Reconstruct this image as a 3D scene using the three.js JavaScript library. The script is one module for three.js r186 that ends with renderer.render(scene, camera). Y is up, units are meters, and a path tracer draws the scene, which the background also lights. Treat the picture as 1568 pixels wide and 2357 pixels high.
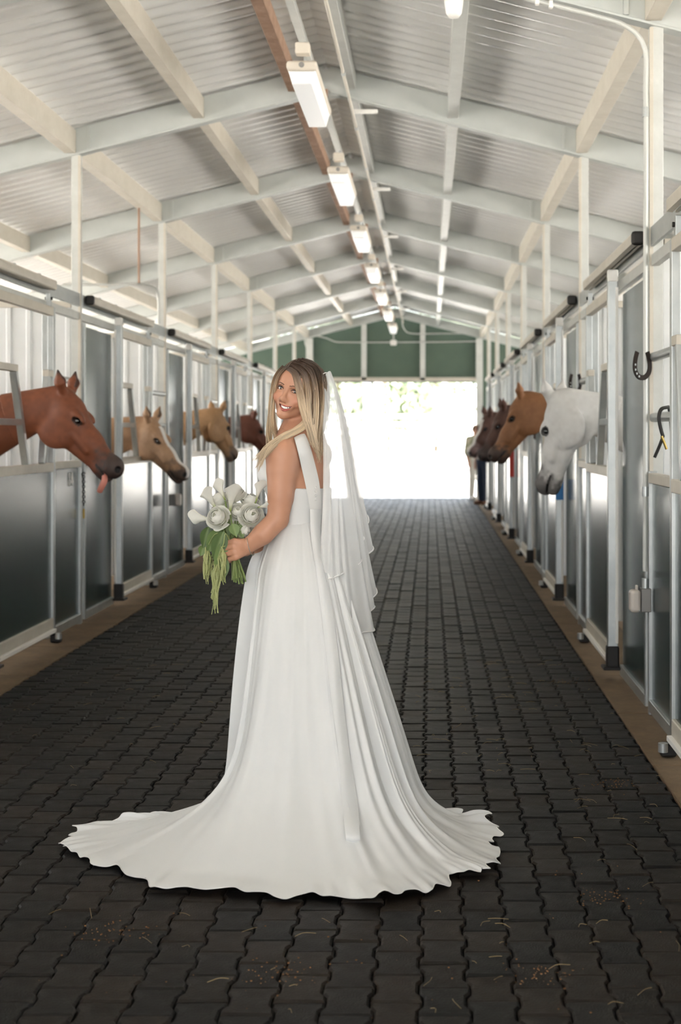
import * as THREE from 'three';
import { RoundedBoxGeometry } from 'three/addons/geometries/RoundedBoxGeometry.js';
import { mergeGeometries, mergeVertices } from 'three/addons/utils/BufferGeometryUtils.js';
import { RectAreaLightUniformsLib } from 'three/addons/lights/RectAreaLightUniformsLib.js';
import { FontLoader } from 'three/addons/loaders/FontLoader.js';
import { TextGeometry } from 'three/addons/geometries/TextGeometry.js';

// ---------- camera, sky, sun, exposure ----------
const scene = new THREE.Scene();
const renderer = new THREE.WebGLRenderer({ antialias: true });
renderer.toneMapping = THREE.LinearToneMapping;
renderer.toneMappingExposure = 1.6;
renderer.shadowMap.enabled = true;
RectAreaLightUniformsLib.init();
const FOCAL = 3400, VX = 990, VY = 997, EYE = 1.45;      // focal length and vanishing point, in pixels of the 1568 x 2357 photograph
const camera = new THREE.PerspectiveCamera(2 * Math.atan(1360 / FOCAL) * 180 / Math.PI, 1980 / 2720, 0.05, 600);
camera.setViewOffset(1980, 2720, 0, 1360 - VY, 1568, 2357);   // level camera with a shifted lens: uprights stay upright
camera.position.set(0, EYE, 0);
camera.lookAt(0, EYE, -10);
camera.focus = 5.6;
camera.userData.fStop = 3.0;
{
  const W = 64, Hh = 64, d = new Float32Array(W * Hh * 4);     // pale summer sky, the same all round
  for (let j = 0; j < Hh; j++) {
    const e = Math.max(0, Math.sin(((j + 0.5) / Hh - 0.5) * Math.PI)), k = Math.pow(e, 0.5);
    for (let i = 0; i < W; i++) d.set([1.27 - 0.52 * k, 1.27 - 0.38 * k, 1.26 - 0.17 * k, 1], (j * W + i) * 4);
  }
  const t = new THREE.DataTexture(d, W, Hh, THREE.RGBAFormat, THREE.FloatType);
  t.mapping = THREE.EquirectangularReflectionMapping; t.magFilter = THREE.LinearFilter; t.needsUpdate = true;
  scene.background = t; scene.environment = t;
  scene.backgroundIntensity = scene.environmentIntensity = 3.2;
}
const sun = new THREE.DirectionalLight(0xfff6ea, 26);
sun.position.set(-14, 34, -2); sun.target.position.set(0, 0, -20);
sun.castShadow = true; sun.shadow.mapSize.set(4096, 4096);
Object.assign(sun.shadow.camera, { left: -60, right: 60, top: 60, bottom: -60, near: 1, far: 160 });
scene.add(sun, sun.target);

// ---------- small helpers ----------
let seed = 7;
const rnd = (a = 0, b = 1) => { seed = (seed * 1664525 + 1013904223) >>> 0; return a + (b - a) * seed / 4294967296; };
const V = (x, y, z) => new THREE.Vector3(x, y, z);
const lerp = (a, b, t) => a + (b - a) * t, clamp = (x, a = 0, b = 1) => Math.min(b, Math.max(a, x));
const smooth = (a, b, x) => { const t = clamp((x - a) / (b - a)); return t * t * (3 - 2 * t); };
const at = (px, py, Z) => V((px - VX) / FOCAL * Z, EYE - (py - VY) / FOCAL * Z, -Z);   // a point seen at that pixel, Z metres away
const names = {};
const numbered = (n) => { names[n] = (names[n] ?? -1) + 1; return names[n] ? n + '_' + String(names[n]).padStart(3, '0') : n; };
const lit = (o) => { o.castShadow = o.receiveShadow = true; return o; };
function thing(name, label, category, pos = [0, 0, 0], turn = 0, group) {
  const o = new THREE.Group(); o.name = numbered(name); o.position.set(...pos); o.rotation.y = turn;
  o.userData = { label, category }; if (group) o.userData.group = group;
  scene.add(o); return o;
}
function struct(name, label, category, pos = [0, 0, 0]) { const o = thing(name, label, category, pos); o.userData.kind = 'structure'; return o; }
function part(parent, name, geo, mat, pos, rot) {
  const m = lit(new THREE.Mesh(geo, mat)); m.name = name;
  if (pos) m.position.set(...pos); if (rot) m.rotation.set(...rot);
  parent.add(m); return m;
}
function boxUV(g) {                                                     // texture coordinates in metres
  const p = g.attributes.position, n = g.attributes.normal, uv = new Float32Array(p.count * 2);
  for (let i = 0; i < p.count; i++) {
    const ax = Math.abs(n.getX(i)), ay = Math.abs(n.getY(i)), az = Math.abs(n.getZ(i));
    if (ay > ax && ay > az) uv.set([p.getX(i), p.getZ(i)], i * 2);
    else if (ax > az) uv.set([p.getZ(i), p.getY(i)], i * 2);
    else uv.set([p.getX(i), p.getY(i)], i * 2);
  }
  g.setAttribute('uv', new THREE.BufferAttribute(uv, 2)); return g;
}
const boxes = new Map();
function box(w, h, d, r = 0.003) {
  const key = [w, h, d, r].map((x) => x.toFixed(4)).join();
  if (!boxes.has(key)) boxes.set(key, boxUV(r ? new RoundedBoxGeometry(w, h, d, 1, Math.min(r, w / 2.1, h / 2.1, d / 2.1)) : new THREE.BoxGeometry(w, h, d)));
  return boxes.get(key);
}
function bar(a, b, w, h, r = 0.003) {                                 // a box from a to b; w across, h in the upright plane
  const d = b.clone().sub(a), L = d.length(), g = boxUV(new RoundedBoxGeometry(w, h, L, 1, Math.min(r, w / 2.1, h / 2.1)));
  const m = new THREE.Matrix4().lookAt(a, b, Math.abs(d.y) > 0.98 * L ? V(0, 0, 1) : V(0, 1, 0)); m.setPosition(a.clone().add(b).multiplyScalar(0.5));
  return g.applyMatrix4(m);
}
function tube(pts, r, seg = 8, rs = 8, closed = false) {              // r: number or function of 0..1
  const c = new THREE.CatmullRomCurve3(pts, closed, 'centripetal'), n = Math.max(2, seg);
  const g = new THREE.TubeGeometry(c, n, 1, rs, closed), p = g.attributes.position, q = V();
  for (let i = 0; i <= n; i++) {
    const o = c.getPointAt(i / n), R = typeof r === 'function' ? r(i / n) : r;
    for (let j = 0; j <= rs; j++) { const k = i * (rs + 1) + j; q.fromBufferAttribute(p, k).sub(o).multiplyScalar(R).add(o); p.setXYZ(k, q.x, q.y, q.z); }
  }
  g.computeVertexNormals(); return g;
}
function noise3(x, y, z) {
  const X = Math.floor(x), Y = Math.floor(y), Z = Math.floor(z), h = (i, j, k) => { let n = Math.imul(i, 374761393) + Math.imul(j, 668265263) + Math.imul(k, 2147483647 ^ 1274126177); n = Math.imul(n ^ (n >>> 13), 1274126177); return ((n ^ (n >>> 16)) >>> 0) / 4294967296; };
  const s = (t) => t * t * (3 - 2 * t), u = s(x - X), v = s(y - Y), w = s(z - Z);
  return lerp(lerp(lerp(h(X, Y, Z), h(X + 1, Y, Z), u), lerp(h(X, Y + 1, Z), h(X + 1, Y + 1, Z), u), v), lerp(lerp(h(X, Y, Z + 1), h(X + 1, Y, Z + 1), u), lerp(h(X, Y + 1, Z + 1), h(X + 1, Y + 1, Z + 1), u), v), w);
}
function tileNoise(N, oct, f0, sd) {                                   // tileable fractal value noise, 0..1
  const out = new Float32Array(N * N), r = []; let s = sd >>> 0;
  for (let i = 0; i < 65536; i++) { s = (s * 1664525 + 1013904223) >>> 0; r.push(s / 4294967296); }
  let tot = 0;
  for (let o = 0, f = f0, a = 1; o < oct; o++, f *= 2, a *= 0.55) {
    tot += a;
    for (let j = 0; j < N; j++) for (let i = 0; i < N; i++) {
      const x = i / N * f, y = j / N * f, X = Math.floor(x), Y = Math.floor(y), sx = x - X, sy = y - Y, u = sx * sx * (3 - 2 * sx), v = sy * sy * (3 - 2 * sy);
      const g = (p, q) => r[(((p % f) * 131 + (q % f) * 197 + o * 7919) & 65535)];
      out[j * N + i] += a * lerp(lerp(g(X, Y), g(X + 1, Y), u), lerp(g(X, Y + 1), g(X + 1, Y + 1), u), v);
    }
  }
  return out.map((x) => x / tot);
}
function tex(N, fn, metres, srgb = true) {                             // fn(i) -> [r,g,b] 0..1
  const d = new Uint8Array(N * N * 4);
  for (let i = 0; i < N * N; i++) { const c = fn(i); d.set([c[0] * 255, c[1] * 255, c[2] * 255, 255].map((x) => clamp(Math.round(x), 0, 255)), i * 4); }
  const t = new THREE.DataTexture(d, N, N); t.wrapS = t.wrapT = THREE.RepeatWrapping; t.magFilter = THREE.LinearFilter; t.minFilter = THREE.LinearMipmapLinearFilter; t.generateMipmaps = true;
  if (srgb) t.colorSpace = THREE.SRGBColorSpace; t.repeat.set(1 / metres, 1 / metres); t.needsUpdate = true; return t;
}
const nA = tileNoise(256, 5, 4, 11), nB = tileNoise(256, 4, 32, 23), nC = tileNoise(256, 3, 8, 57);
const grey = (n, lo, hi, m) => tex(256, (i) => { const v = lerp(lo, hi, n[i]); return [v, v, v]; }, m, false);
const tint = (lo, hi, n, n2, m) => tex(256, (i) => { const k = clamp(0.65 * n[i] + 0.35 * n2[i]); return [0, 1, 2].map((c) => lerp(lo[c], hi[c], k)); }, m);
const std = (o) => new THREE.MeshPhysicalMaterial({ roughness: 0.6, ...o });

// ---------- materials ----------
const M = {};
M.zinc = std({ color: 0xffffff, map: tint([0.66, 0.68, 0.68], [0.78, 0.79, 0.78], nA, nB, 0.7), metalness: 0.75, roughness: 0.42, roughnessMap: grey(nC, 0.75, 1, 0.5) });
M.roof = std({ color: 0xffffff, map: tint([0.90, 0.90, 0.89], [0.97, 0.97, 0.96], nA, nC, 1.6), metalness: 0.15, roughness: 0.27 });
M.rafter = std({ color: 0xffffff, map: tint([0.70, 0.72, 0.705], [0.80, 0.81, 0.795], nA, nC, 1.1), metalness: 0.2, roughness: 0.5 });
M.cream = std({ color: 0xffffff, map: tint([0.755, 0.725, 0.665], [0.85, 0.825, 0.775], nA, nB, 0.9), roughness: 0.5, metalness: 0.1 });
M.paint = std({ color: 0xffffff, map: tint([0.75, 0.755, 0.735], [0.85, 0.855, 0.835], nA, nB, 0.9), roughness: 0.45, metalness: 0.15 });
M.rust = std({ color: 0xffffff, map: tint([0.52, 0.39, 0.31], [0.78, 0.66, 0.57], nA, nB, 0.6), roughness: 0.75 });
M.panel = std({ color: 0xffffff, map: tint([0.11, 0.185, 0.175], [0.15, 0.23, 0.215], nA, nC, 1.3), metalness: 0.1, ior: 1.8, roughness: 0.25, bumpMap: grey(nB, 0, 1, 0.18), bumpScale: 0.0005 });
M.sheet = std({ color: 0xffffff, map: tint([0.84, 0.85, 0.85], [0.93, 0.93, 0.92], nA, nC, 1.2), roughness: 0.5, metalness: 0.05 });
M.green = std({ color: 0xffffff, map: tint([0.30, 0.37, 0.32], [0.35, 0.42, 0.36], nA, nC, 1.8), roughness: 0.65 });
M.black = std({ color: 0x17130f, roughness: 0.55 });
M.joint = std({ color: 0x0b0a08, roughness: 0.95, specularIntensity: 0.3 });
M.pavers = [0, 1, 2, 3].map((k) => std({ color: 0xffffff, map: tint([[0.035, 0.029, 0.023], [0.045, 0.036, 0.027], [0.026, 0.023, 0.02], [0.062, 0.048, 0.034]][k], [[0.10, 0.08, 0.057], [0.13, 0.10, 0.067], [0.07, 0.058, 0.045], [0.172, 0.132, 0.088]][k], nA, nB, 0.31 + 0.07 * k), roughness: 0.66, specularIntensity: 0.45, roughnessMap: grey(nC, 0.7, 1, 0.4), bumpMap: grey(nB, 0, 1, 0.12), bumpScale: 0.0012 }));
M.concrete = std({ color: 0xffffff, map: tint([0.36, 0.295, 0.21], [0.54, 0.45, 0.335], nA, nB, 0.8), roughness: 0.9, bumpMap: grey(nB, 0, 1, 0.15), bumpScale: 0.001 });
M.sand = std({ color: 0xffffff, map: tint([0.87, 0.85, 0.82], [0.95, 0.94, 0.92], nA, nB, 3), roughness: 0.95 });
M.dirt = std({ color: 0xffffff, map: tint([0.50, 0.42, 0.33], [0.64, 0.55, 0.45], nA, nB, 0.9), roughness: 0.95 });
M.white = std({ color: 0xeeece6, roughness: 0.5 });
M.plastic = std({ color: 0xc9c0b6, roughness: 0.45 });
M.boxgrey = std({ color: 0x8d8a86, roughness: 0.5, metalness: 0.2 });
M.iron = std({ color: 0x2a221d, roughness: 0.6, metalness: 0.5 });
M.brass = std({ color: 0xb69a55, roughness: 0.35, metalness: 0.8 });
M.gold = std({ color: 0xd8b84a, roughness: 0.7 });
M.bluetape = std({ color: 0x2f7fc4, roughness: 0.5 });
M.redtape = std({ color: 0xe0483a, roughness: 0.5 });
// ---------- the barn: floor, roof, frames, walls ----------
const BAY = 3.6, Z0 = 7.65, RIDGE = -0.79, XL = -2.67, XR = 1.15, HALF = 1.93, EAVE = 5.6;
const zk = (k) => Z0 + BAY * k, KA = -3, KB = 7;                       // frames stand at zk(k), k = KA .. KB; KB is the far gable
const roofY = (x) => 4.24 - 0.25 * Math.abs(x - RIDGE);

// paving of interlocking bone-shaped blocks; the 300 that show largest are meshes of their own
{
  const floor = struct('floor', 'dark interlocking paved aisle floor between the stall fronts', 'floor');
  const PX = 0.124, PZ = 0.18, xa = -2.38, cols = 27, za = 2.6, rows = Math.floor((zk(KB) + 0.35 - za) / PZ);
  const len = zk(KB) + 0.35 - zk(KA);
  part(floor, 'bedding', box(PX * cols + 0.02, 0.1, len, 0), M.joint, [xa + PX * cols / 2, -0.064, -(zk(KA) + len / 2)]);
  const w1 = 0.0655, w0 = 0.0535, h = PZ / 2 - 0.003;                  // half widths at the ends and at the waist
  const block = (chop) => {
    const s = new THREE.Shape(), o = [[-w1, -h], [w1, -h], [w1, -h * 0.62], [w0, -h * 0.34], [w0, h * 0.34], [w1, h * 0.62], [w1, h], [-w1, h], [-w1, h * 0.62], [-w0, h * 0.34], [-w0, -h * 0.34], [-w1, -h * 0.62]];
    const q = chop ? [[-w0, -h], [w0, -h], [w0, -h * 0.34 + 0], [w1, -h * 0.1], [w1, h * 0.1], [w0, h * 0.34], [w0, h], [-w0, h], [-w0, h * 0.34], [-w1, h * 0.1], [-w1, -h * 0.1], [-w0, -h * 0.34]] : o;
    q.forEach(([x, y], i) => i ? s.lineTo(x, y) : s.moveTo(x, y));
    const g = new THREE.ExtrudeGeometry(s, { depth: 0.045, bevelEnabled: true, bevelThickness: 0.006, bevelSize: 0.006, bevelOffset: -0.006, bevelSegments: 1 });
    g.rotateX(-Math.PI / 2); g.translate(0, -0.051, 0); return boxUV(g);
  };
  const geo = block(false), list = [];
  for (let c = 0; c < cols; c++) for (let r = 0; r < rows; r++) {
    const x = xa + PX * (c + 0.5), z = za + PZ * (r + (c % 2 ? 0.5 : 0)), px = VX + FOCAL * x / z, py = VY + FOCAL * EYE / z;
    const seen = px > -60 && px < 1628 && py < 2420, hidden = px > 330 && px < 1010 && py > 1890 && py < 2050;
    list.push({ x, z, m: Math.floor(rnd(0, 4)), y: rnd(-0.0025, 0.0025), rx: rnd(-0.012, 0.012), rz: rnd(-0.014, 0.014), ry: rnd(-0.012, 0.012), size: seen && !hidden ? 1 / z : 0 });
  }
  list.sort((a, b) => b.size - a.size);
  list.slice(0, 300).forEach((p) => part(floor, 'paver', geo, M.pavers[p.m], [p.x, p.y, -p.z], [p.rx, p.ry, p.rz]));
  for (let k = 0; k < 4; k++) {
    const rest = list.slice(300).filter((p) => p.m === k), im = new THREE.InstancedMesh(geo, M.pavers[k], rest.length), o = new THREE.Object3D();
    rest.forEach((p, i) => { o.position.set(p.x, p.y, -p.z); o.rotation.set(p.rx, p.ry, p.rz); o.updateMatrix(); im.setMatrixAt(i, o.matrix); });
    im.name = 'paver_field'; im.userData.kind = 'stuff'; lit(im); floor.add(im);
  }
  // concrete strips at the foot of the stall fronts, and the earth floor of the stalls
  for (const [xn, xo] of [[xa - 0.005, -2.95], [xa + PX * cols + 0.005, 1.42]]) {
    const w = Math.abs(xo - xn) - 0.006, x = (xn + xo) / 2;
    for (let z = zk(KA); z < zk(KB) + 0.3; z += 1.2) part(floor, 'concrete_slab', box(w, 0.1, 1.192, 0.006), M.concrete, [x, -0.05, -(z + 0.6)]);
  }
  for (const [a, b] of [[-6.6, -2.96], [1.43, 5.0]]) part(floor, 'stall_ground', box(b - a, 0.1, len, 0), M.dirt, [(a + b) / 2, -0.062, -(zk(KA) + len / 2)]);
  const out = struct('floor', 'sunlit pale sand ground outside the barn door', 'ground');
  const holes = [[-6.6, 5.0, zk(KA), zk(KB) + 0.35]];
  part(out, 'ground', box(220, 0.2, 110, 0), M.sand, [0, -0.165, -(zk(KB) + 0.355 + 55)]);
  part(out, 'ground', box(220, 0.2, 60, 0), M.sand, [0, -0.165, -(zk(KA) - 30.005)]);
  for (const s of [-1, 1]) part(out, 'ground', box(100, 0.2, len, 0), M.sand, [s < 0 ? -56.605 : 55.005, -0.165, -(zk(KA) + len / 2)]);
}

// roof: corrugated sheets on rafters and purlins
const roof = struct('ceiling', 'pale corrugated metal roof on rafters and purlins above the aisle', 'ceiling');
{
  const run = EAVE + 0.35, slope = Math.atan(0.25), pitch = 0.2, n = Math.round(BAY / pitch), sub = 10;
  const sheet = (side) => {
    const pos = [], idx = [], cnt = n * sub + 1;
    for (let t = 0; t < 2; t++) for (let i = 0; i < cnt; i++) {
      const z = -(i / (cnt - 1)) * BAY, c = Math.cos(i / sub * 2 * Math.PI), w = 0.017 * Math.sign(c) * Math.pow(Math.abs(c), 0.7) + 0.026;
      for (const u of [0, run]) pos.push(side * u, -0.25 * u + w + t * 0.003, z);
    }
    for (let t = 0; t < 2; t++) for (let i = 0; i < cnt - 1; i++) { const a = t * cnt * 2 + i * 2; idx.push(...((t ^ (side > 0 ? 0 : 1)) ? [a, a + 1, a + 2, a + 1, a + 3, a + 2] : [a, a + 2, a + 1, a + 1, a + 2, a + 3])); }
    const g = new THREE.BufferGeometry(); g.setAttribute('position', new THREE.Float32BufferAttribute(pos, 3)); g.setIndex(idx); g.computeVertexNormals(); return boxUV(g);
  };
  const gl = sheet(-1), gr = sheet(1);
  for (let k = KA; k < KB; k++) { part(roof, 'roof_sheet', gl, M.roof, [RIDGE, 4.24, -zk(k)]); part(roof, 'roof_sheet', gr, M.roof, [RIDGE, 4.24, -zk(k)]); }
  part(roof, 'ridge_cap', bar(V(RIDGE, 4.285, -zk(KA)), V(RIDGE, 4.285, -zk(KB)), 0.3, 0.01), M.roof);
  for (let k = KA; k <= KB; k++) {
    for (const s of [-1, 1]) {
      const g = bar(V(0, -0.1, 0), V(s * (EAVE + 0.1), -0.1 - 0.25 * (EAVE + 0.1), 0), 0.07, 0.2, 0.006);
      const r = part(roof, 'rafter', g, M.rafter, [RIDGE, 4.24, -zk(k)]);
      part(r, 'flange', bar(V(s * 0.02, -0.2, 0), V(s * (EAVE + 0.1), -0.2 - 0.25 * (EAVE + 0.1), 0), 0.1, 0.014, 0.003), M.rafter);
    }
    part(roof, 'ridge_plate', box(0.34, 0.2, 0.086, 0.004), M.rafter, [RIDGE, 4.11, -zk(k)]);
    for (const x of [RIDGE - HALF + 0.13, RIDGE + HALF - 0.13]) part(roof, 'splice_plate', box(0.03, 0.17, 0.1, 0.003), M.rafter, [x, roofY(x) - 0.1, -zk(k)]);
  }
  const L = BAY - 0.075;
  for (let k = KA; k < KB; k++) for (const [dx, mat, w, h] of [[-0.25, M.rust, 0.075, 0.13], [0.19, M.paint, 0.075, 0.13], [-0.955, M.cream, 0.06, 0.15], [0.955, M.paint, 0.06, 0.15], [-HALF, M.cream, 0.065, 0.17], [HALF, M.cream, 0.065, 0.17], [-3.25, M.cream, 0.06, 0.15], [3.25, M.cream, 0.06, 0.15], [-5.5, M.cream, 0.06, 0.15], [5.5, M.cream, 0.06, 0.15]]) {
    const p = part(roof, 'purlin', box(w, h, L, 0.004), mat, [RIDGE + dx, roofY(RIDGE + dx) - h / 2 - 0.006, -(zk(k) + BAY / 2)]);
    if (Math.abs(dx) > 0.5) part(p, 'lip', box(w + 0.022, 0.012, L, 0.003), mat, [Math.sign(dx) * 0.011, -h / 2, 0]);
  }
}

// the far gable with its door opening
{
  const g = struct('wall_back', 'dark green gable wall with pale posts above the far doorway', 'wall');
  const z = -(zk(KB) + 0.12), top = 2.62, xs = [-6.4, -2.62, -1.47, -0.16, 1.04, 4.85];
  for (let i = 0; i < 5; i++) {
    const a = xs[i], b = xs[i + 1], low = i === 0 || i === 4 ? 0 : top, s = new THREE.Shape();
    s.moveTo(a + 0.004, low); s.lineTo(b - 0.004, low); s.lineTo(b - 0.004, roofY(b) + 0.02); if (a < RIDGE && b > RIDGE) s.lineTo(RIDGE, roofY(RIDGE) + 0.02); s.lineTo(a + 0.004, roofY(a) + 0.02);
    const e = boxUV(new THREE.ExtrudeGeometry(s, { depth: 0.05, bevelEnabled: false }));
    part(g, 'panel', e, M.green, [0, 0, z - 0.03]);
  }
  for (const x of xs.slice(2, 4)) part(g, 'post', box(0.115, roofY(x) - top - 0.2, 0.1, 0.005), M.paint, [x, (roofY(x) + top - 0.2) / 2, z + 0.075]);
  for (const x of [xs[1] - 0.06, xs[4] + 0.06]) part(g, 'post', box(0.15, roofY(x) - 0.21, 0.12, 0.005), M.paint, [x, (roofY(x) - 0.21) / 2, z + 0.085]);
  part(g, 'header', box(xs[4] - xs[1] - 0.03, 0.085, 0.1, 0.005), M.cream, [(xs[1] + xs[4]) / 2, top + 0.03, z + 0.075]);
  part(g, 'door_rail', box(xs[4] - xs[1] - 0.05, 0.03, 0.03, 0.004), M.black, [(xs[1] + xs[4]) / 2, top - 0.03, z + 0.06]);
  const zc = z + 0.14, pipe = (pts, n = 24) => part(g, 'conduit', tube(pts, 0.014, n, 8), M.paint);
  pipe([V(-2.55, 3.62, zc), V(-2.3, 3.56, zc), V(-2.1, 3.48, zc), V(-1.9, 3.47, zc), V(0.5, 3.48, zc), V(1.02, 3.49, zc)], 40);
  pipe([V(-0.62, 4.0, zc), V(-0.6, 3.82, zc), V(-0.52, 3.7, zc), V(-0.4, 3.665, zc), V(0.3, 3.665, zc), V(1.02, 3.665, zc)], 40);
  part(g, 'junction_box', box(0.14, 0.12, 0.06, 0.02), M.white, [-0.81, 3.46, zc + 0.02]);
  pipe([V(-0.81, 3.5, zc), V(-0.81, 3.62, zc), V(-0.81, 3.75, zc)], 6);
  pipe([V(-2.76, 4.0 - 0.35, zc), V(-2.78, 3.5, zc), V(-2.72, 3.3, zc), V(-2.6, 3.05, zc)], 14);
}

// stall walls
const walls = {};
function ribbed(w, h) {                                                // ribbed partition sheet in the x-y plane, base at y = 0, from x = 0 to w
  const s = new THREE.Shape(); s.moveTo(0, 0);
  for (let x = 0; x + 0.15 <= w + 1e-6; x += 0.15) { s.lineTo(x + 0.1, 0); s.lineTo(x + 0.112, 0.014); s.lineTo(x + 0.138, 0.014); s.lineTo(x + 0.15, 0); }
  s.lineTo(w, 0); s.lineTo(w, -0.012); s.lineTo(0, -0.012);
  const g = new THREE.ExtrudeGeometry(s, { depth: h, bevelEnabled: false }); g.rotateX(-Math.PI / 2);
  // shape's y becomes -z
  g.scale(1, 1, -1); const ix = g.index; if (ix) for (let i = 0; i < ix.count; i += 3) { const t = ix.getX(i); ix.setX(i, ix.getX(i + 2)); ix.setX(i + 2, t); } else { const p = g.attributes.position; for (let i = 0; i < p.count; i += 3) for (const at_ of [g.attributes.position, g.attributes.normal, g.attributes.uv]) { const n = at_.itemSize; for (let c = 0; c < n; c++) { const a = at_.array[i * n + c]; at_.array[i * n + c] = at_.array[(i + 2) * n + c]; at_.array[(i + 2) * n + c] = a; } } }
  g.computeVertexNormals(); return boxUV(g);
}
const partGeo = ribbed(3.45, 2.4);
const ORD = ['nearest', 'second', 'third', 'fourth', 'fifth', 'sixth', 'seventh', 'eighth', 'ninth'];
for (const side of ['left', 'right']) {
  const d = side === 'left' ? 1 : -1, Xw = side === 'left' ? XL : XR;
  const wall = walls[side] = struct('wall_' + side, `row of galvanized steel stall fronts with white posts along the ${side} of the aisle`, 'wall');
  const P = (name, geo, mat, o, y, Z, rot) => part(wall, name, geo, mat, [Xw + d * o, y, -Z], rot);
  for (let k = KA; k <= KB; k++) {
    const Z = zk(k), xp = Xw - d * 0.02, hp = roofY(xp) - 0.2;
    if (k < KB) { const p = P('post', box(0.068, hp, 0.068, 0.004), M.paint, -0.02, hp / 2, Z); part(p, 'web', box(0.02, hp - 0.02, 0.02, 0.002), M.cream, [d * 0.03, 0, 0.04]); }
    if (k > KA && k < KB) {
      const p = part(wall, 'partition', partGeo, M.sheet, [d > 0 ? Xw - 0.06 - 3.45 : Xw + 0.06, 0.02, -(Z - 0.0)]);
      part(p, 'cap_rail', box(3.45, 0.05, 0.06, 0.004), M.cream, [3.45 / 2, 2.41, 0]);
    }
    // outer wall: low siding, open above
    const xo = RIDGE - d * (EAVE - 0.02);
    P('outer_post', box(0.09, roofY(xo) - 0.2, 0.09, 0.004), M.paint, (xo - Xw) * d, (roofY(xo) - 0.2) / 2, Z);
    if (k < KB) { P('outer_siding', box(0.04, 1.25, BAY - 0.1, 0.003), M.sheet, (xo - Xw) * d, 0.625, Z + BAY / 2); P('outer_rail', box(0.06, 0.06, BAY - 0.1, 0.003), M.zinc, (xo - Xw) * d, 1.29, Z + BAY / 2); }
    if (k === KB || (side === 'right' && k === 6)) continue;
    // fixed front: full-height panel, jamb with a black foot, narrow half-height panel
    const JA = 1.09, DB = 2.58;
    P('panel', box(0.02, 2.2, JA - 0.07, 0.002), M.panel, 0, 1.17, Z + 0.05 + (JA - 0.05) / 2);
    P('bottom_rail', box(0.05, 0.06, JA - 0.08, 0.004), M.zinc, 0.005, 0.055, Z + 0.045 + (JA - 0.05) / 2);
    P('top_rail', box(0.04, 0.06, BAY - 0.1, 0.004), M.paint, -0.01, 2.34, Z + BAY / 2);
    P('header', box(0.02, 0.1, BAY - 0.1, 0.003), M.zinc, 0.005, 2.46, Z + BAY / 2);
    P('stile', box(0.045, 2.27, 0.045, 0.004), M.zinc, 0.005, 1.16, Z + 0.07);
    const j = P('jamb', box(0.06, 2.18, 0.06, 0.006), M.zinc, 0.07, 1.26, Z + JA);
    part(j, 'edge_strip', box(0.016, 2.1, 0.012, 0.002), M.white, [-d * 0.022, 0, 0.034]);
    part(j, 'foot', box(0.075, 0.13, 0.075, 0.012), M.black, [0, -1.13, 0]);
    part(j, 'foot_plate', box(0.1, 0.018, 0.14, 0.005), M.black, [d * 0.01, -1.195, 0]);
    part(j, 'head_cap', box(0.06, 0.07, 0.06, 0.006), M.white, [0, 1.12, 0.005]);
    if (side === 'right' && (k === 1 || k === 3)) part(j, 'tape', box(0.064, k === 1 ? 0.17 : 0.36, 0.02, 0.002), k === 1 ? M.bluetape : M.redtape, [0, k === 1 ? -0.28 : -0.21, 0.032]);
    const zn = Z + (DB + 0.03 + BAY - 0.05) / 2, wn = BAY - DB - 0.11;
    P('panel', box(0.02, 1.12, wn, 0.002), M.panel, 0, 0.63, zn);
    P('bottom_rail', box(0.05, 0.06, wn, 0.004), M.zinc, 0.005, 0.055, zn);
    P('rail', box(0.05, 0.05, wn, 0.004), M.cream, 0.005, 1.22, zn);
    for (const y of [1.84, 1.53]) { const g = new THREE.CylinderGeometry(0.024, 0.024, wn, 14); g.rotateX(Math.PI / 2); P('pipe_rail', g, M.zinc, 0, y, zn); }
    P('stile', box(0.045, 2.27, 0.05, 0.004), M.zinc, 0.005, 1.16, Z + DB + 0.02);
    P('stile', box(0.045, 1.25, 0.03, 0.004), M.zinc, 0.005, 0.63, Z + BAY - 0.062);
  }
}

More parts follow.
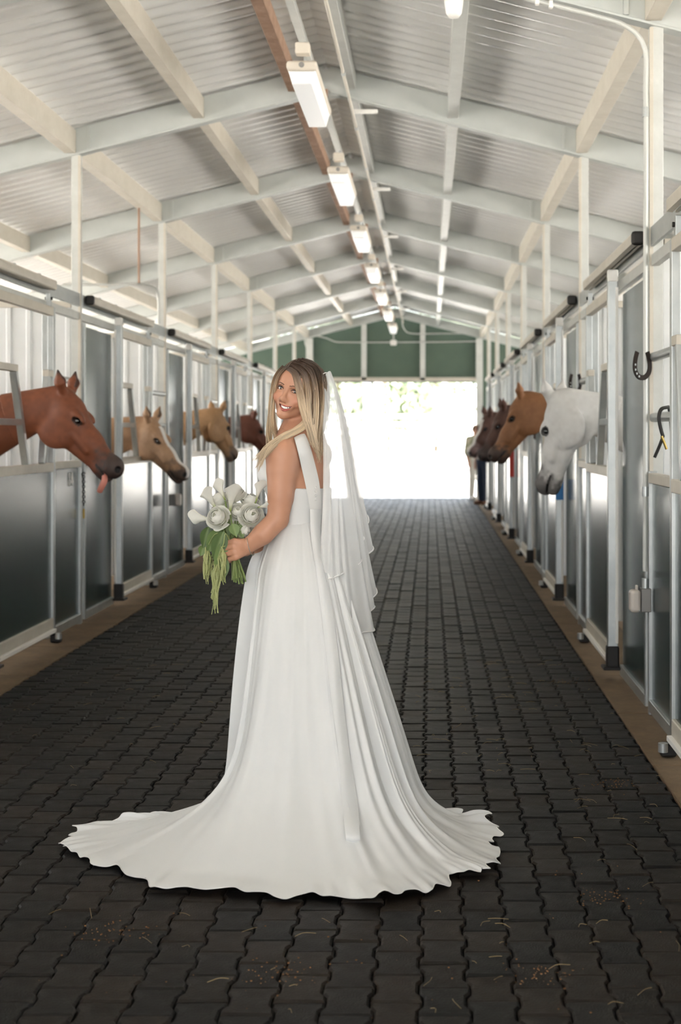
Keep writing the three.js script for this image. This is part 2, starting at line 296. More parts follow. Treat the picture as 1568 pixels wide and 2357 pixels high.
// sliding stall doors with a V-shaped head opening, their tracks and end caps
const doorNote = { left: {}, right: {} };
function stallDoor(side, k, label) {
  const d = side === 'left' ? 1 : -1, Xw = side === 'left' ? XL : XR, A = 1.15, B = 2.6, w = B - A, Z = zk(k);
  const o = thing('stall_door', label, 'door', [Xw + d * 0.05, 0, -(Z + (A + B) / 2)], 0, 'sliding stall doors');
  const a = w / 2, P = (n, g, m, x, y, z, r) => part(o, n, g, m, [d * x, y, z], r);
  P('stile', box(0.042, 2.24, 0.05, 0.004), M.zinc, 0, 1.2, a - 0.025);
  P('stile', box(0.042, 2.24, 0.055, 0.004), M.zinc, 0, 1.2, -a + 0.0275);
  P('top_rail', box(0.045, 0.06, w - 0.11, 0.004), M.cream, 0, 2.29, 0);
  P('panel', box(0.018, 1.02, w - 0.1, 0.002), M.panel, -0.005, 0.68, 0);
  P('rail', box(0.05, 0.06, w - 0.11, 0.004), M.cream, 0, 1.215, 0);
  const b = P('bottom_rail', box(0.045, 0.11, w - 0.11, 0.006), M.cream, 0, 0.12, 0);
  part(b, 'lip', box(0.03, 0.025, w - 0.12, 0.004), M.white, [d * 0.03, -0.03, 0]);
  const g = P('roller_guide', box(0.07, 0.06, 0.07, 0.012), M.black, 0.035, 0.035, -a + 0.04);
  part(g, 'roller', new THREE.CylinderGeometry(0.022, 0.022, 0.04, 14), M.zinc, [d * 0.03, 0.02, 0.055]);
  const t = 1.84, y0 = 1.245;
  for (const [zt, zb] of [[a - 0.49, a - 0.77], [-a + 0.16, -a + 0.29]]) P('yoke_bar', bar(V(0, t, zt), V(0, y0, zb), 0.045, 0.045, 0.004), M.zinc, 0, 0, 0);
  P('yoke_rail', box(0.045, 0.045, 0.47, 0.004), M.cream, 0, t + 0.02, a - 0.285);
  P('yoke_rail', box(0.045, 0.045, 0.13, 0.004), M.cream, 0, t + 0.02, -a + 0.12);
  P('yoke_rail', box(0.04, 0.04, 0.57, 0.004), M.zinc, 0, 1.52, a - 0.335);
  for (const z of [a - 0.1, -a + 0.1]) { const h = P('hanger', box(0.03, 0.1, 0.05, 0.004), M.zinc, 0, 2.365, z); part(h, 'bolt', new THREE.CylinderGeometry(0.012, 0.012, 0.05, 10), M.black, [0, 0.01, 0], [0, 0, Math.PI / 2]); }
  return o;
}
function trackOf(side, k) {
  const d = side === 'left' ? 1 : -1, Xw = side === 'left' ? XL : XR, L = 2.45, Z = zk(k);
  const s = new THREE.Shape(), R = 0.042;                              // round-shouldered box section, slotted below
  s.moveTo(-R, -0.04); s.lineTo(-R, 0.02); s.quadraticCurveTo(-R, 0.045, -R + 0.02, 0.045); s.lineTo(R - 0.02, 0.045); s.quadraticCurveTo(R, 0.045, R, 0.02); s.lineTo(R, -0.025); s.quadraticCurveTo(R - 0.005, -0.045, R - 0.025, -0.045); s.lineTo(0.008, -0.045); s.lineTo(0.008, -0.035); s.lineTo(R - 0.01, -0.03); s.lineTo(R - 0.006, 0.034); s.lineTo(-R + 0.006, 0.034); s.lineTo(-R + 0.008, -0.03); s.lineTo(-0.008, -0.035); s.lineTo(-0.008, -0.045); s.closePath();
  const g = new THREE.ExtrudeGeometry(s, { depth: L, bevelEnabled: false }); g.translate(0, 0, -L / 2); if (d < 0) g.scale(1, 1, 1);
  g.scale(0.8, 0.75, 1); const o = part(walls[side], 'door_track', boxUV(g), M.cream, [Xw + d * 0.06, 2.47, -(Z + 0.1 + L / 2)]);
  part(o, 'end_cap', box(0.074, 0.074, 0.04, 0.018), M.black, [0, 0, L / 2 + 0.02]);
  for (let i = 0; i < 4; i++) part(o, 'bracket', box(0.07, 0.012, 0.03, 0.003), M.zinc, [-d * 0.02, 0.04, L / 2 - 0.3 - i * 0.6]);
  return o;
}
{
  const labels = {
    left: ['stall door on the left beneath nothing but an empty yoke, behind the photographer', 'galvanized stall door in front of the chestnut horse with its tongue out', 'stall door in front of the tan horse with the white blaze', 'stall door in front of the golden horse on the left', 'stall door in front of the dark chestnut horse behind the bride', 'stall door past the bride, next after the dark chestnut horse', 'stall door behind the bride on the left, second from the far doorway', 'last stall door on the left before the far doorway'],
    right: ['nearest stall door at the right edge, beside the hanging strap', 'stall door in front of the white horse', 'stall door in front of the brown horse beside the white one', 'stall door in front of the dark brown horse on the right', 'stall door in front of the bay horse with the white face', 'stall door on the right, second from the people', 'last stall door on the right beside the people'],
  };
  for (const side of ['left', 'right']) for (let k = -1; k < (side === 'left' ? 7 : 6); k++) {
    if (side === 'left' && k === -1) continue;
    stallDoor(side, k, labels[side][k + 1]); trackOf(side, k);
  }
}
// ---------- lamps, conduits and small fittings ----------
M.diffuser = std({ color: 0xf4f4f2, roughness: 0.35, emissive: 0xffffff, emissiveIntensity: 0.12 });
M.housing = std({ color: 0xd8cfc0, roughness: 0.55 });
for (let k = 0; k < KB; k++) {
  const Za = zk(k) + 1.45, L = 1.3, zc = -(Za + L / 2), y = 3.6, big = k === 0;
  const o = thing('strip_light', k === 0 ? 'large white strip light hanging nearest under the ridge' : `white strip light under the ridge, ${ORD[k]} from the camera`, 'light', [RIDGE, y, zc], 0, 'strip lights under the ridge');
  part(o, 'housing', box(0.19, 0.06, L + 0.04, 0.02), M.housing, [0, 0.115, 0]);
  const s = new THREE.Shape([[-0.085, 0.085], [-0.06, 0], [0.06, 0], [0.085, 0.085]].map(([a, b]) => new THREE.Vector2(a, b)));
  const g = new THREE.ExtrudeGeometry(s, { depth: L - 0.06, bevelEnabled: true, bevelThickness: 0.03, bevelSize: 0.012, bevelOffset: -0.012, bevelSegments: 3 }); g.translate(0, 0, -L / 2 + 0.03);
  part(o, 'diffuser', boxUV(g), M.diffuser, [0, 0, 0]);
  part(o, 'knockout', new THREE.CylinderGeometry(0.017, 0.017, 0.012, 16), M.boxgrey, [0, 0.115, L / 2 + 0.02], [Math.PI / 2, 0, 0]);
  for (const z of [-0.4, 0.4]) part(o, 'hanger', box(0.02, 0.18, 0.02, 0.003), M.zinc, [0, 0.235, z]);
  part(o, 'junction_box', box(0.09, 0.07, 0.09, 0.008), M.housing, [0, 0.235, L / 2 - 0.08]);
  const q = new THREE.RectAreaLight(0xfff6ea, 0.6, 0.11, L - 0.1); q.position.set(RIDGE, y - 0.006, zc); q.lookAt(RIDGE, 0, zc); scene.add(q);
}
{
  const za = -zk(KA) + 0, zb = -zk(KB);
  const c = part(roof, 'lighting_channel', box(0.05, 0.045, za - zb - 0.2, 0.004), M.paint, [RIDGE - 0.02, 3.96, (za + zb) / 2]);
  for (let k = KA; k <= KB; k++) part(c, 'bracket', box(0.07, 0.09, 0.03, 0.003), M.rust, [0, 0.05, -zk(k) - (za + zb) / 2 + (k === KA ? -0.15 : k === KB ? 0.15 : 0.06)]);
  const p = thing('electrical_conduit', 'thin tan conduit pipe running along beside the strip lights', 'pipe', [RIDGE + 0.2, 3.9, (za + zb) / 2]);
  part(p, 'pipe', new THREE.CylinderGeometry(0.011, 0.011, za - zb - 0.2, 10), M.cream, [0, 0, 0], [Math.PI / 2, 0, 0]);
  for (let z = -20; z < 20; z += 1.8) part(p, 'coupling', new THREE.CylinderGeometry(0.015, 0.015, 0.06, 10), M.zinc, [0, 0, z - 0.4], [Math.PI / 2, 0, 0]);
  for (let k = KA + 1; k < KB; k++) part(p, 'strap', box(0.2, 0.03, 0.04, 0.004), M.white, [0.09, 0.012, -zk(k) - (za + zb) / 2 - 0.06]);
  // conduit along the nearest frame, down the right post to the outlet
  const zf = -(zk(0) + 0.0), xr = XR - 0.1, h = roofY(0.9) - 0.22;
  const d = thing('wall_conduit', 'thin white conduit along the nearest rafter and down the right post', 'pipe', [0, 0, 0]);
  part(d, 'pipe', tube([V(RIDGE + 0.3, roofY(RIDGE + 0.3) - 0.24, zf + 0.07), V(0.2, roofY(0.2) - 0.24, zf + 0.07), V(0.88, roofY(0.88) - 0.24, zf + 0.07), V(1.0, roofY(1.0) - 0.25, zf + 0.07), V(1.095, roofY(1.05) - 0.33, zf + 0.07), V(1.108, 3.2, zf + 0.06), V(1.108, 2.2, zf + 0.058), V(1.108, 1.4, zf + 0.058), V(1.106, 0.74, zf + 0.058)], 0.0125, 90, 10), M.paint);
  for (const y of [3.1, 1.15]) part(d, 'coupling', new THREE.CylinderGeometry(0.018, 0.018, 0.05, 12), M.zinc, [1.108, y, zf + 0.059]);
  for (const x of [0.55, 0.62]) part(d, 'clip', box(0.02, 0.04, 0.03, 0.004), M.white, [x, roofY(x) - 0.24, zf + 0.075]);
  const ob = thing('outlet_box', 'grey weatherproof outlet box with pale cover on the right post', 'outlet box', [1.106, 0.59, zf + 0.07]);
  part(ob, 'back_box', box(0.05, 0.12, 0.075, 0.004), M.boxgrey, [0, 0.005, 0]);
  const cv = part(ob, 'cover', new RoundedBoxGeometry(0.055, 0.115, 0.085, 3, 0.018), M.plastic, [-0.055, 0, 0.0]);
  part(cv, 'latch', box(0.012, 0.03, 0.03, 0.004), M.plastic, [0.01, 0.065, 0]);
  part(cv, 'screw', new THREE.SphereGeometry(0.005, 8, 6), M.zinc, [0.02, -0.045, 0.043]);
  part(ob, 'fitting', new THREE.CylinderGeometry(0.02, 0.02, 0.05, 12), M.zinc, [0, 0.09, 0]);
  const o2 = thing('outlet_box', 'pale outlet box on the left post beyond the tan horse', 'outlet box', [XL + 0.08, 0.78, -(zk(2) - 0.02)]);
  part(o2, 'back_box', box(0.06, 0.12, 0.06, 0.004), M.boxgrey, [0, 0, 0]); part(o2, 'cover', new RoundedBoxGeometry(0.06, 0.12, 0.09, 3, 0.018), M.plastic, [0.06, 0, 0]);
  const c2 = thing('water_pipe', 'thin rusty pipe dropping from the eave beam to the left stall front', 'pipe', [0, 0, 0]);
  part(c2, 'pipe', tube([V(-2.74, 3.57, -13.9), V(-2.74, 3.2, -13.9), V(-2.74, 2.86, -13.9)], 0.011, 10, 8), M.rust);
  part(c2, 'elbow', tube([V(-3.45, 2.845, -13.9), V(-3.0, 2.85, -13.9), V(-2.74, 2.855, -13.9), V(-2.66, 2.855, -14.1), V(-2.645, 2.8, -14.35), V(-2.645, 2.52, -14.4)], 0.012, 30, 8), M.paint);
  // flood lamp on the right purlin, top of the picture
  const lp = at(1045, 22, 7.9), fl = thing('motion_sensor', 'white cone-shaped sensor hanging on the right purlin at the top', 'sensor', [lp.x, lp.y, lp.z]);
  part(fl, 'shade', new THREE.LatheGeometry([[0, -0.045], [0.028, -0.042], [0.042, -0.02], [0.05, 0.03], [0.052, 0.06], [0.03, 0.075], [0, 0.078]].map(([a, b]) => new THREE.Vector2(a, b)), 24), M.white);
  part(fl, 'stem', new THREE.CylinderGeometry(0.015, 0.015, 0.12, 10), M.white, [0, 0.12, 0]);
}
// horseshoes nailed beside the right posts
function horseshoe(pos, turn, label, sc = 1) {
  const o = thing('horseshoe', label, 'horseshoe', pos, turn, 'horseshoes on the right posts'), s = new THREE.Shape(), I = [];
  const N = 30, R = (t) => { const k = (t - 0.5) * 2, b = Math.abs(k), sg = Math.sign(k), a = b < 0.62 ? k / 0.62 * Math.PI / 2 : sg * (Math.PI / 2 + (b - 0.62) * 0.9), e = Math.max(0, b - 0.62); return [b < 0.62 ? Math.sin(a) * 0.05 : sg * (0.05 - e * e * 0.11), b < 0.62 ? -Math.cos(a) * 0.055 : e * 0.2, a]; };
  for (let i = 0; i <= N; i++) { const [x, y, a] = R(i / N), w = 0.011; (i ? s.lineTo(x + Math.sin(a) * w, y - Math.cos(a) * w) : s.moveTo(x + Math.sin(a) * w, y - Math.cos(a) * w)); I.push([x - Math.sin(a) * w, y + Math.cos(a) * w]); }
  I.reverse().forEach(([x, y]) => s.lineTo(x, y)); s.closePath();
  const g = new THREE.ExtrudeGeometry(s, { depth: 0.009, bevelEnabled: true, bevelThickness: 0.002, bevelSize: 0.002, bevelSegments: 1 }); g.scale(sc * 0.82, sc, sc);
  part(o, 'shoe', g, M.iron);
  for (const k of [0.16, 0.24, 0.32, 0.4]) { const [x, y] = R(k); part(o, 'nail', new THREE.BoxGeometry(0.006, 0.01, 0.004), M.zinc, [x * sc * 0.82, y * sc, 0.013 * sc]); }
  return o;
}

{
  const a = at(1478, 845, 7.56); horseshoe([a.x, a.y, a.z], 0.25, 'rusty horseshoe on the nearest right post');
  const b = at(1324, 885, 11.16); horseshoe([b.x, b.y, b.z], 0.25, 'dark horseshoe above the white horse');
  const c = at(1240, 925, 14.76); horseshoe([c.x, c.y, c.z], 0.25, 'small dark horseshoe above the neck of the brown horse');
  // strap hung over the pipe rail of the nearest right stall
  const q = (x, y, dz = 0) => at(x - 14, y, 6.98 + dz), h = thing('leather_strap', 'black leather strap with buckle hanging on the right pipe rail', 'strap', [0, 0, 0]);
  part(h, 'strap', tube([q(1562, 1020, 0.25), q(1556, 946, 0.15), q(1548, 938), q(1535, 944, -0.06), q(1531, 960, -0.07), q(1535, 985, -0.07), q(1541, 1006, -0.07)], 0.009, 40, 6), M.black);
  part(h, 'tail', tube([q(1541, 1003, -0.07), q(1533, 1025, -0.075), q(1521, 1053, -0.08)], 0.008, 12, 6), M.black);
  part(h, 'buckle', tube([q(1537, 1004, -0.08), q(1543, 1018, -0.08), q(1549, 1034, -0.08)], 0.007, 10, 6), M.brass);
}

// painted number and a snap chain on the left stalls
{
  const font = await new FontLoader().loadAsync('fonts/droid/droid_sans_bold.typeface.json');
  const g = new TextGeometry('84', { font, size: 0.1, depth: 0.002, curveSegments: 4 }); g.rotateY(Math.PI / 2);
  const n = part(walls.left, 'painted_number', g, M.white, [XL + 0.0115, 1.06, -(zk(1) - 0.4)]);
  const c = thing('snap_chain', 'short snap chain hanging on the left post by the chestnut horse', 'chain', [XL + 0.045, 1.12, -(zk(1) - 0.055)]);
  for (let i = 0; i < 12; i++) part(c, 'link', new THREE.TorusGeometry(0.011, 0.003, 6, 12), M.iron, [0.0, -i * 0.019, 0], [0, i % 2 ? Math.PI / 2 : 0, 0]);
  part(c, 'snap', new THREE.CapsuleGeometry(0.009, 0.06, 4, 10), M.brass, [0, -0.28, 0]); part(c, 'hook', new THREE.TorusGeometry(0.014, 0.004, 6, 14, 4.4), M.iron, [0, 0.018, 0]);
}
// ---------- smooth bodies: distance fields meshed by surface nets ----------
const len3 = (x, y, z) => Math.sqrt(x * x + y * y + z * z);
function cone(ax, ay, az, ra, bx, by, bz, rb) {                        // tapered capsule
  const dx = bx - ax, dy = by - ay, dz = bz - az, L2 = dx * dx + dy * dy + dz * dz || 1e-9;
  return (x, y, z) => { const px = x - ax, py = y - ay, pz = z - az, t = clamp((px * dx + py * dy + pz * dz) / L2); return len3(px - dx * t, py - dy * t, pz - dz * t) - lerp(ra, rb, t); };
}
function ell(cx, cy, cz, rx, ry, rz) {
  const m = Math.min(rx, ry, rz);
  return (x, y, z) => { const a = (x - cx) / rx, b = (y - cy) / ry, c = (z - cz) / rz, k = len3(a, b, c); const k2 = len3(a / rx, b / ry, c / rz) || 1e-9; return k * (k - 1) / k2; };
}
const smin = (a, b, k) => { const h = Math.max(k - Math.abs(a - b), 0) / k; return Math.min(a, b) - h * h * k * 0.25; };
const smax = (a, b, k) => -smin(-a, -b, k);
function fuse(k, list) { return (x, y, z) => { let d = 1e9; for (const f of list) { const v = f(x, y, z); d = d > 1e8 ? v : smin(d, v, k); } return d; }; }
function netMesh(f, lo, hi, cell, colour) {
  const n = [0, 1, 2].map((i) => Math.ceil((hi[i] - lo[i]) / cell) + 1), [nx, ny, nz] = n, val = new Float32Array(nx * ny * nz);
  for (let k = 0, q = 0; k < nz; k++) for (let j = 0; j < ny; j++) for (let i = 0; i < nx; i++) val[q++] = f(lo[0] + i * cell, lo[1] + j * cell, lo[2] + k * cell);
  const id = new Int32Array(nx * ny * nz).fill(-1), pos = [], idx = [], S = [1, nx, nx * ny];
  const C = [0, 1, S[1], S[1] + 1, S[2], S[2] + 1, S[2] + S[1], S[2] + S[1] + 1];
  for (let k = 0; k < nz - 1; k++) for (let j = 0; j < ny - 1; j++) for (let i = 0; i < nx - 1; i++) {
    const b = i + j * S[1] + k * S[2]; let m = 0; for (let c = 0; c < 8; c++) if (val[b + C[c]] < 0) m |= 1 << c;
    if (m === 0 || m === 255) continue;
    let sx = 0, sy = 0, sz = 0, cnt = 0;
    for (let c = 0; c < 8; c++) for (let e = 0; e < 3; e++) {
      const c2 = c | (1 << e); if (c2 === c) continue; const va = val[b + C[c]], vb = val[b + C[c2]]; if ((va < 0) === (vb < 0)) continue;
      const t = va / (va - vb); sx += (c & 1) + (e === 0 ? t : 0); sy += ((c >> 1) & 1) + (e === 1 ? t : 0); sz += ((c >> 2) & 1) + (e === 2 ? t : 0); cnt++;
    }
    id[b] = pos.length / 3; pos.push(lo[0] + (i + sx / cnt) * cell, lo[1] + (j + sy / cnt) * cell, lo[2] + (k + sz / cnt) * cell);
  }
  for (let k = 1; k < nz - 1; k++) for (let j = 1; j < ny - 1; j++) for (let i = 1; i < nx - 1; i++) {
    const b = i + j * S[1] + k * S[2];
    for (let e = 0; e < 3; e++) {
      const va = val[b], vb = val[b + S[e]]; if ((va < 0) === (vb < 0)) continue;
      const u = S[(e + 1) % 3], v = S[(e + 2) % 3], q = [id[b], id[b - u], id[b - u - v], id[b - v]]; if (q.some((x) => x < 0)) continue;
      if (va < 0) idx.push(q[0], q[1], q[2], q[0], q[2], q[3]); else idx.push(q[0], q[2], q[1], q[0], q[3], q[2]);
    }
  }
  const g = new THREE.BufferGeometry(), N = new Float32Array(pos.length), e = cell * 0.5;
  for (let i = 0; i < pos.length; i += 3) {
    const [x, y, z] = [pos[i], pos[i + 1], pos[i + 2]], gx = f(x + e, y, z) - f(x - e, y, z), gy = f(x, y + e, z) - f(x, y - e, z), gz = f(x, y, z + e) - f(x, y, z - e), L = len3(gx, gy, gz) || 1;
    N[i] = gx / L; N[i + 1] = gy / L; N[i + 2] = gz / L;
  }
  g.setAttribute('position', new THREE.Float32BufferAttribute(pos, 3)); g.setAttribute('normal', new THREE.BufferAttribute(N, 3)); g.setIndex(idx);
  if (colour) { const c = new Float32Array(pos.length); for (let i = 0; i < pos.length; i += 3) c.set(colour(pos[i], pos[i + 1], pos[i + 2]), i); g.setAttribute('color', new THREE.BufferAttribute(c, 3)); }
  return g;
}
function join(list) { const g = mergeGeometries(list.map((x) => { const y = x.index ? x : mergeVertices(x); for (const k of Object.keys(y.attributes)) if (!['position', 'normal', 'color'].includes(k)) y.deleteAttribute(k); return y; })); return g; }
const paintAll = (g, c) => { const a = new Float32Array(g.attributes.position.count * 3); for (let i = 0; i < a.length; i += 3) a.set(typeof c === 'function' ? c(g.attributes.position.array[i], g.attributes.position.array[i + 1], g.attributes.position.array[i + 2]) : c, i); g.setAttribute('color', new THREE.BufferAttribute(a, 3)); return g; };
const lin = (hex) => { const c = new THREE.Color(hex); return [c.r, c.g, c.b]; };
const mix3 = (a, b, t) => [lerp(a[0], b[0], t), lerp(a[1], b[1], t), lerp(a[2], b[2], t)];
// ---------- horses ----------
M.coat = std({ color: 0xffffff, vertexColors: true, roughness: 0.58, sheen: 0.2, sheenRoughness: 0.5, sheenColor: new THREE.Color(0.5, 0.42, 0.36) });
M.eye = std({ color: 0x0a0705, roughness: 0.08, clearcoat: 1, clearcoatRoughness: 0.05 });
M.tongue = std({ color: 0xd98a78, roughness: 0.4 });
// head axes: x along the nose, y up out of the forehead, z to one side; the poll is the origin
const headField = (ear, pt) => {
  const [ec, es] = [Math.cos(pt), Math.sin(pt)];
  const skull = [ell(0.07, -0.085, 0, 0.13, 0.105, 0.095), cone(0.12, -0.09, 0, 0.092, 0.34, -0.115, 0, 0.066), cone(0.34, -0.115, 0, 0.066, 0.53, -0.13, 0, 0.056), cone(0.2, -0.215, 0, 0.055, 0.52, -0.192, 0, 0.032)];
  const cheek = fuse(0.03, [ell(0.125, -0.195, 0.05, 0.135, 0.135, 0.042), ell(0.125, -0.195, -0.05, 0.135, 0.135, 0.042)]);
  const main = (() => { const s = fuse(0.05, skull); return (x, y, z) => smin(s(x, y, z), cheek(x, y, z), 0.035); })();
  const muzzle = fuse(0.03, [ell(0.555, -0.125, 0, 0.07, 0.066, 0.063), cone(0.5, -0.2, 0, 0.03, 0.565, -0.2, 0, 0.032)]);
  const extra = [];
  for (const s of [-1, 1]) { extra.push(ell(0.19, -0.04, s * 0.076, 0.055, 0.026, 0.03)); extra.push(cone(0.24, -0.15, s * 0.066, 0.014, 0.37, -0.16, s * 0.058, 0.01)); }
  const ears = []; const cut = [];
  for (const s of [-1, 1]) {
    const [bx, by, bz, tx, ty, tz] = [0.0, -0.005, s * 0.058, ear[0], ear[1], s * ear[2]], mx = lerp(bx, tx, 0.45), my = lerp(by, ty, 0.45), mz = lerp(bz, tz, 0.45) + s * 0.006;
    ears.push(fuse(0.012, [cone(bx, by, bz, 0.028, mx, my, mz, 0.037), cone(mx, my, mz, 0.037, tx, ty, tz, 0.005)]));
    cut.push(cone(bx + 0.034 * ec - 0.03 * es, by + 0.034 * es + 0.03 * ec, bz + s * 0.008, 0.014, tx + 0.022 * ec, ty + 0.022 * es, tz + s * 0.004, 0.012));
  }
  return (x, y, z) => {
    let d = smin(main(x, y, z), muzzle(x, y, z), 0.05);
    for (const e of extra) d = smin(d, e(x, y, z), 0.025);
    for (const s of [-1, 1]) {
      d = smax(d, -(len3((x - 0.205) * 0.8, y + 0.06, z - s * 0.092) - 0.021), 0.012);             // eye socket
      d = smax(d, -ell(0.598, -0.098, s * 0.04, 0.02, 0.016, 0.016)(x, y, z), 0.012);              // nostril
    }
    d = smax(d, -ell(0.57, -0.178, 0, 0.06, 0.0045, 0.08)(x, y, z), 0.008);                       // mouth
    let e = Math.min(ears[0](x, y, z), ears[1](x, y, z));
    e = smax(e, -Math.min(cut[0](x, y, z), cut[1](x, y, z)), 0.008);
    return smin(d, e, 0.02);
  };
};
function makeHorse(c) {
  // c: side, poll [px, py, Z], yaw (radians towards the camera), pitch (nose down), ear, coat colours
  const d = c.side === 'left' ? 1 : -1, poll = at(...c.poll);
  const base = [c.side === 'left' ? XL - 1.05 : XR + 1.05, 0, poll.z + (c.dz ?? 0)];
  const o = thing('horse', c.label, 'horse', base, 0);
  const p0 = poll.clone().sub(V(...base)), S = c.scale ?? 1;
  const fx = V(d * Math.cos(c.yaw) * Math.cos(c.pitch), -Math.sin(c.pitch), Math.sin(c.yaw) * Math.cos(c.pitch));      // nose direction
  const fz = V(-d * Math.sin(c.yaw), 0, Math.cos(c.yaw)).multiplyScalar(1), fy = new THREE.Vector3().crossVectors(fz, fx).multiplyScalar(1); if (fy.y < 0) fy.multiplyScalar(-1);
  const toHead = (x, y, z) => { const a = x - p0.x, b = y - p0.y, e = z - p0.z; return [(a * fx.x + b * fx.y + e * fx.z) / S, (a * fy.x + b * fy.y + e * fy.z) / S, (a * fz.x + b * fz.y + e * fz.z) / S]; };
  const toWorld = (x, y, z) => p0.clone().addScaledVector(fx, x * S).addScaledVector(fy, y * S).addScaledVector(fz, z * S);
  const tilt = c.pitch + (c.back2 ?? -0.1), ec = Math.cos(tilt), es = Math.sin(tilt), ear = [-0.132 * es, 0.132 * ec, c.spread ?? 0.112], hf = headField(ear, tilt), inEar = [-1, 1].map((s) => cone(0.034 * ec - 0.03 * es, 0.034 * es + 0.025 * ec, s * 0.066, 0.014, ear[0] + 0.022 * ec, ear[1] + 0.022 * es, s * (ear[2] + 0.004), 0.012)), alongEar = (x, y) => -x * es + y * ec;
  const headAt = (x, y, z) => { const q = toHead(x, y, z); return hf(...q) * S; };
  // neck and trunk, x towards the aisle is d
  const nape = toWorld(0.0, -0.06, 0), throat = toWorld(0.0, -0.17, 0), by = c.back ?? 1.42;
  const wi = V(-d * 0.12, by, 0), ch = V(d * 0.16, by - 0.42, 0), flat = 1.45;
  const nk = (A, ra, B, rb) => { const f = cone(A.x, A.y, A.z * flat, ra, B.x, B.y, B.z * flat, rb); return (x, y, z) => f(x, y, z * flat - (0)); };
  // flatten about the neck's own centre line
  const mid = nape.clone().lerp(throat, 0.5), m2 = wi.clone().lerp(ch, 0.5);
  const neckParts = [[nape, 0.075, wi, 0.14], [throat, 0.06, ch, 0.17], [mid, 0.095, m2, 0.25]].map(([A, ra, B, rb]) => [A, ra, B, rb]);
  const neck = (x, y, z) => {
    let D = 1e9;
    for (const [A, ra, B, rb] of neckParts) {
      const dx = B.x - A.x, dy = B.y - A.y, dz = B.z - A.z, t = clamp(((x - A.x) * dx + (y - A.y) * dy + (z - A.z) * dz) / (dx * dx + dy * dy + dz * dz));
      const qx = x - A.x - dx * t, qy = y - A.y - dy * t, qz = (z - A.z - dz * t) * lerp(1.35, 1.15, t), v = len3(qx, qy, qz) - lerp(ra, rb, t);
      D = D > 1e8 ? v : smin(D, v, 0.08);
    }
    return D;
  };
  const trunk = fuse(0.15, [ell(-d * 0.15, by - 0.3, 0, 0.4, 0.36, 0.26), ell(-d * 0.75, by - 0.33, 0, 0.62, 0.33, 0.29), ell(-d * 1.35, by - 0.28, 0, 0.42, 0.36, 0.28)]);
  const legs = [];
  for (const s of [-1, 1]) {
    const F = [[-d * 0.05, by - 0.5, s * 0.15, 0.11], [-d * 0.02, by - 0.92, s * 0.14, 0.058], [-d * 0.03, 0.27, s * 0.14, 0.036], [0.0, 0.1, s * 0.14, 0.045], [d * 0.02, 0.05, s * 0.14, 0.06]];
    const R = [[-d * 1.4, by - 0.45, s * 0.14, 0.17], [-d * 1.28, by - 0.72, s * 0.15, 0.1], [-d * 1.6, 0.52, s * 0.14, 0.055], [-d * 1.56, 0.24, s * 0.14, 0.036], [-d * 1.53, 0.1, s * 0.14, 0.045], [-d * 1.5, 0.05, s * 0.14, 0.06]];
    for (const L of [F, R]) for (let i = 0; i + 1 < L.length; i++) legs.push(cone(...L[i], ...L[i + 1]));
  }
  const legF = fuse(0.05, legs), body = (x, y, z) => Math.max(smin(smin(trunk(x, y, z), legF(x, y, z), 0.08), neck(x, y, z), 0.1), -y);
  const all = (x, y, z) => smin(headAt(x, y, z), neck(x, y, z), 0.035);
  const col = c.colour;
  const paint = (x, y, z) => {
    const [hx, hy, hz] = toHead(x, y, z), n = noise3(x * 14, y * 14, z * 14) * 0.5 + noise3(x * 45, y * 45, z * 45) * 0.5;
    let k = mix3(col.a, col.b, n);
    if (hx > -0.2 && hx < 0.75 && Math.abs(hz) < 0.2 && hy < 0.3) {
      k = mix3(k, col.muzzle, smooth(0.4, 0.53, hx + 0.25 * (n - 0.5)) * 0.92);
      if (col.blaze) { const w = col.blaze[0] + 0.012 * (n - 0.5), f = lerp(-0.012, -0.06, clamp(hx / 0.5)); if (hx > 0.1 && hx < col.blaze[1]) k = mix3(k, [0.8, 0.77, 0.72], smooth(w, w - 0.012, Math.abs(hz)) * smooth(f - 0.075, f - 0.04, hy)); }
      if (len3((hx - 0.205) * 0.7, hy + 0.06, Math.abs(hz) - 0.085) < 0.027) k = mix3(k, [0.02, 0.014, 0.01], 0.85);
      const up = alongEar(hx, hy); if (up > 0.08 && hx < 0.1) k = mix3(k, col.eartip ?? col.a, smooth(0.085, 0.125, up));
      if (up > 0.03 && hx < 0.12 && Math.min(inEar[0](hx, hy, hz), inEar[1](hx, hy, hz)) < 0.003) k = mix3(k, col.inner ?? [0.05, 0.03, 0.025], 0.8);
      for (const s of [-1, 1]) if (len3(hx - 0.6, hy + 0.098, hz - s * 0.042) < 0.021) k = [0.012, 0.01, 0.01];
      if (hx > 0.47 && hx < 0.6 && Math.abs(hz) > 0.03 && Math.abs(hy + 0.178) < 0.008) k = [0.015, 0.012, 0.01];
    }
    return k;
  };
  const nose = toWorld(0.66, -0.15, 0), lo = [0, 1, 2].map((i) => Math.min(p0.getComponent(i), nose.getComponent(i)) - 0.26), hi = [0, 1, 2].map((i) => Math.max(p0.getComponent(i), nose.getComponent(i)) + 0.26);
  // fine mesh for the head and upper neck, coarse for the rest, split by a plane across the neck
  const cutD = 0.5, ax = nape.clone().lerp(throat, 0.5), dir = m2.clone().sub(ax).normalize(), plane = (x, y, z) => (x - ax.x) * dir.x + (y - ax.y) * dir.y + (z - ax.z) * dir.z - 0.3;
  const fine = netMesh((x, y, z) => Math.max(all(x, y, z), plane(x, y, z) - 0.02), lo.map((v, i) => v - 0.3 * Math.max(0, -dir.getComponent(i)) - 0.02), hi.map((v, i) => v + 0.3 * Math.max(0, dir.getComponent(i)) + 0.02), c.cell ?? 0.0085, paint);
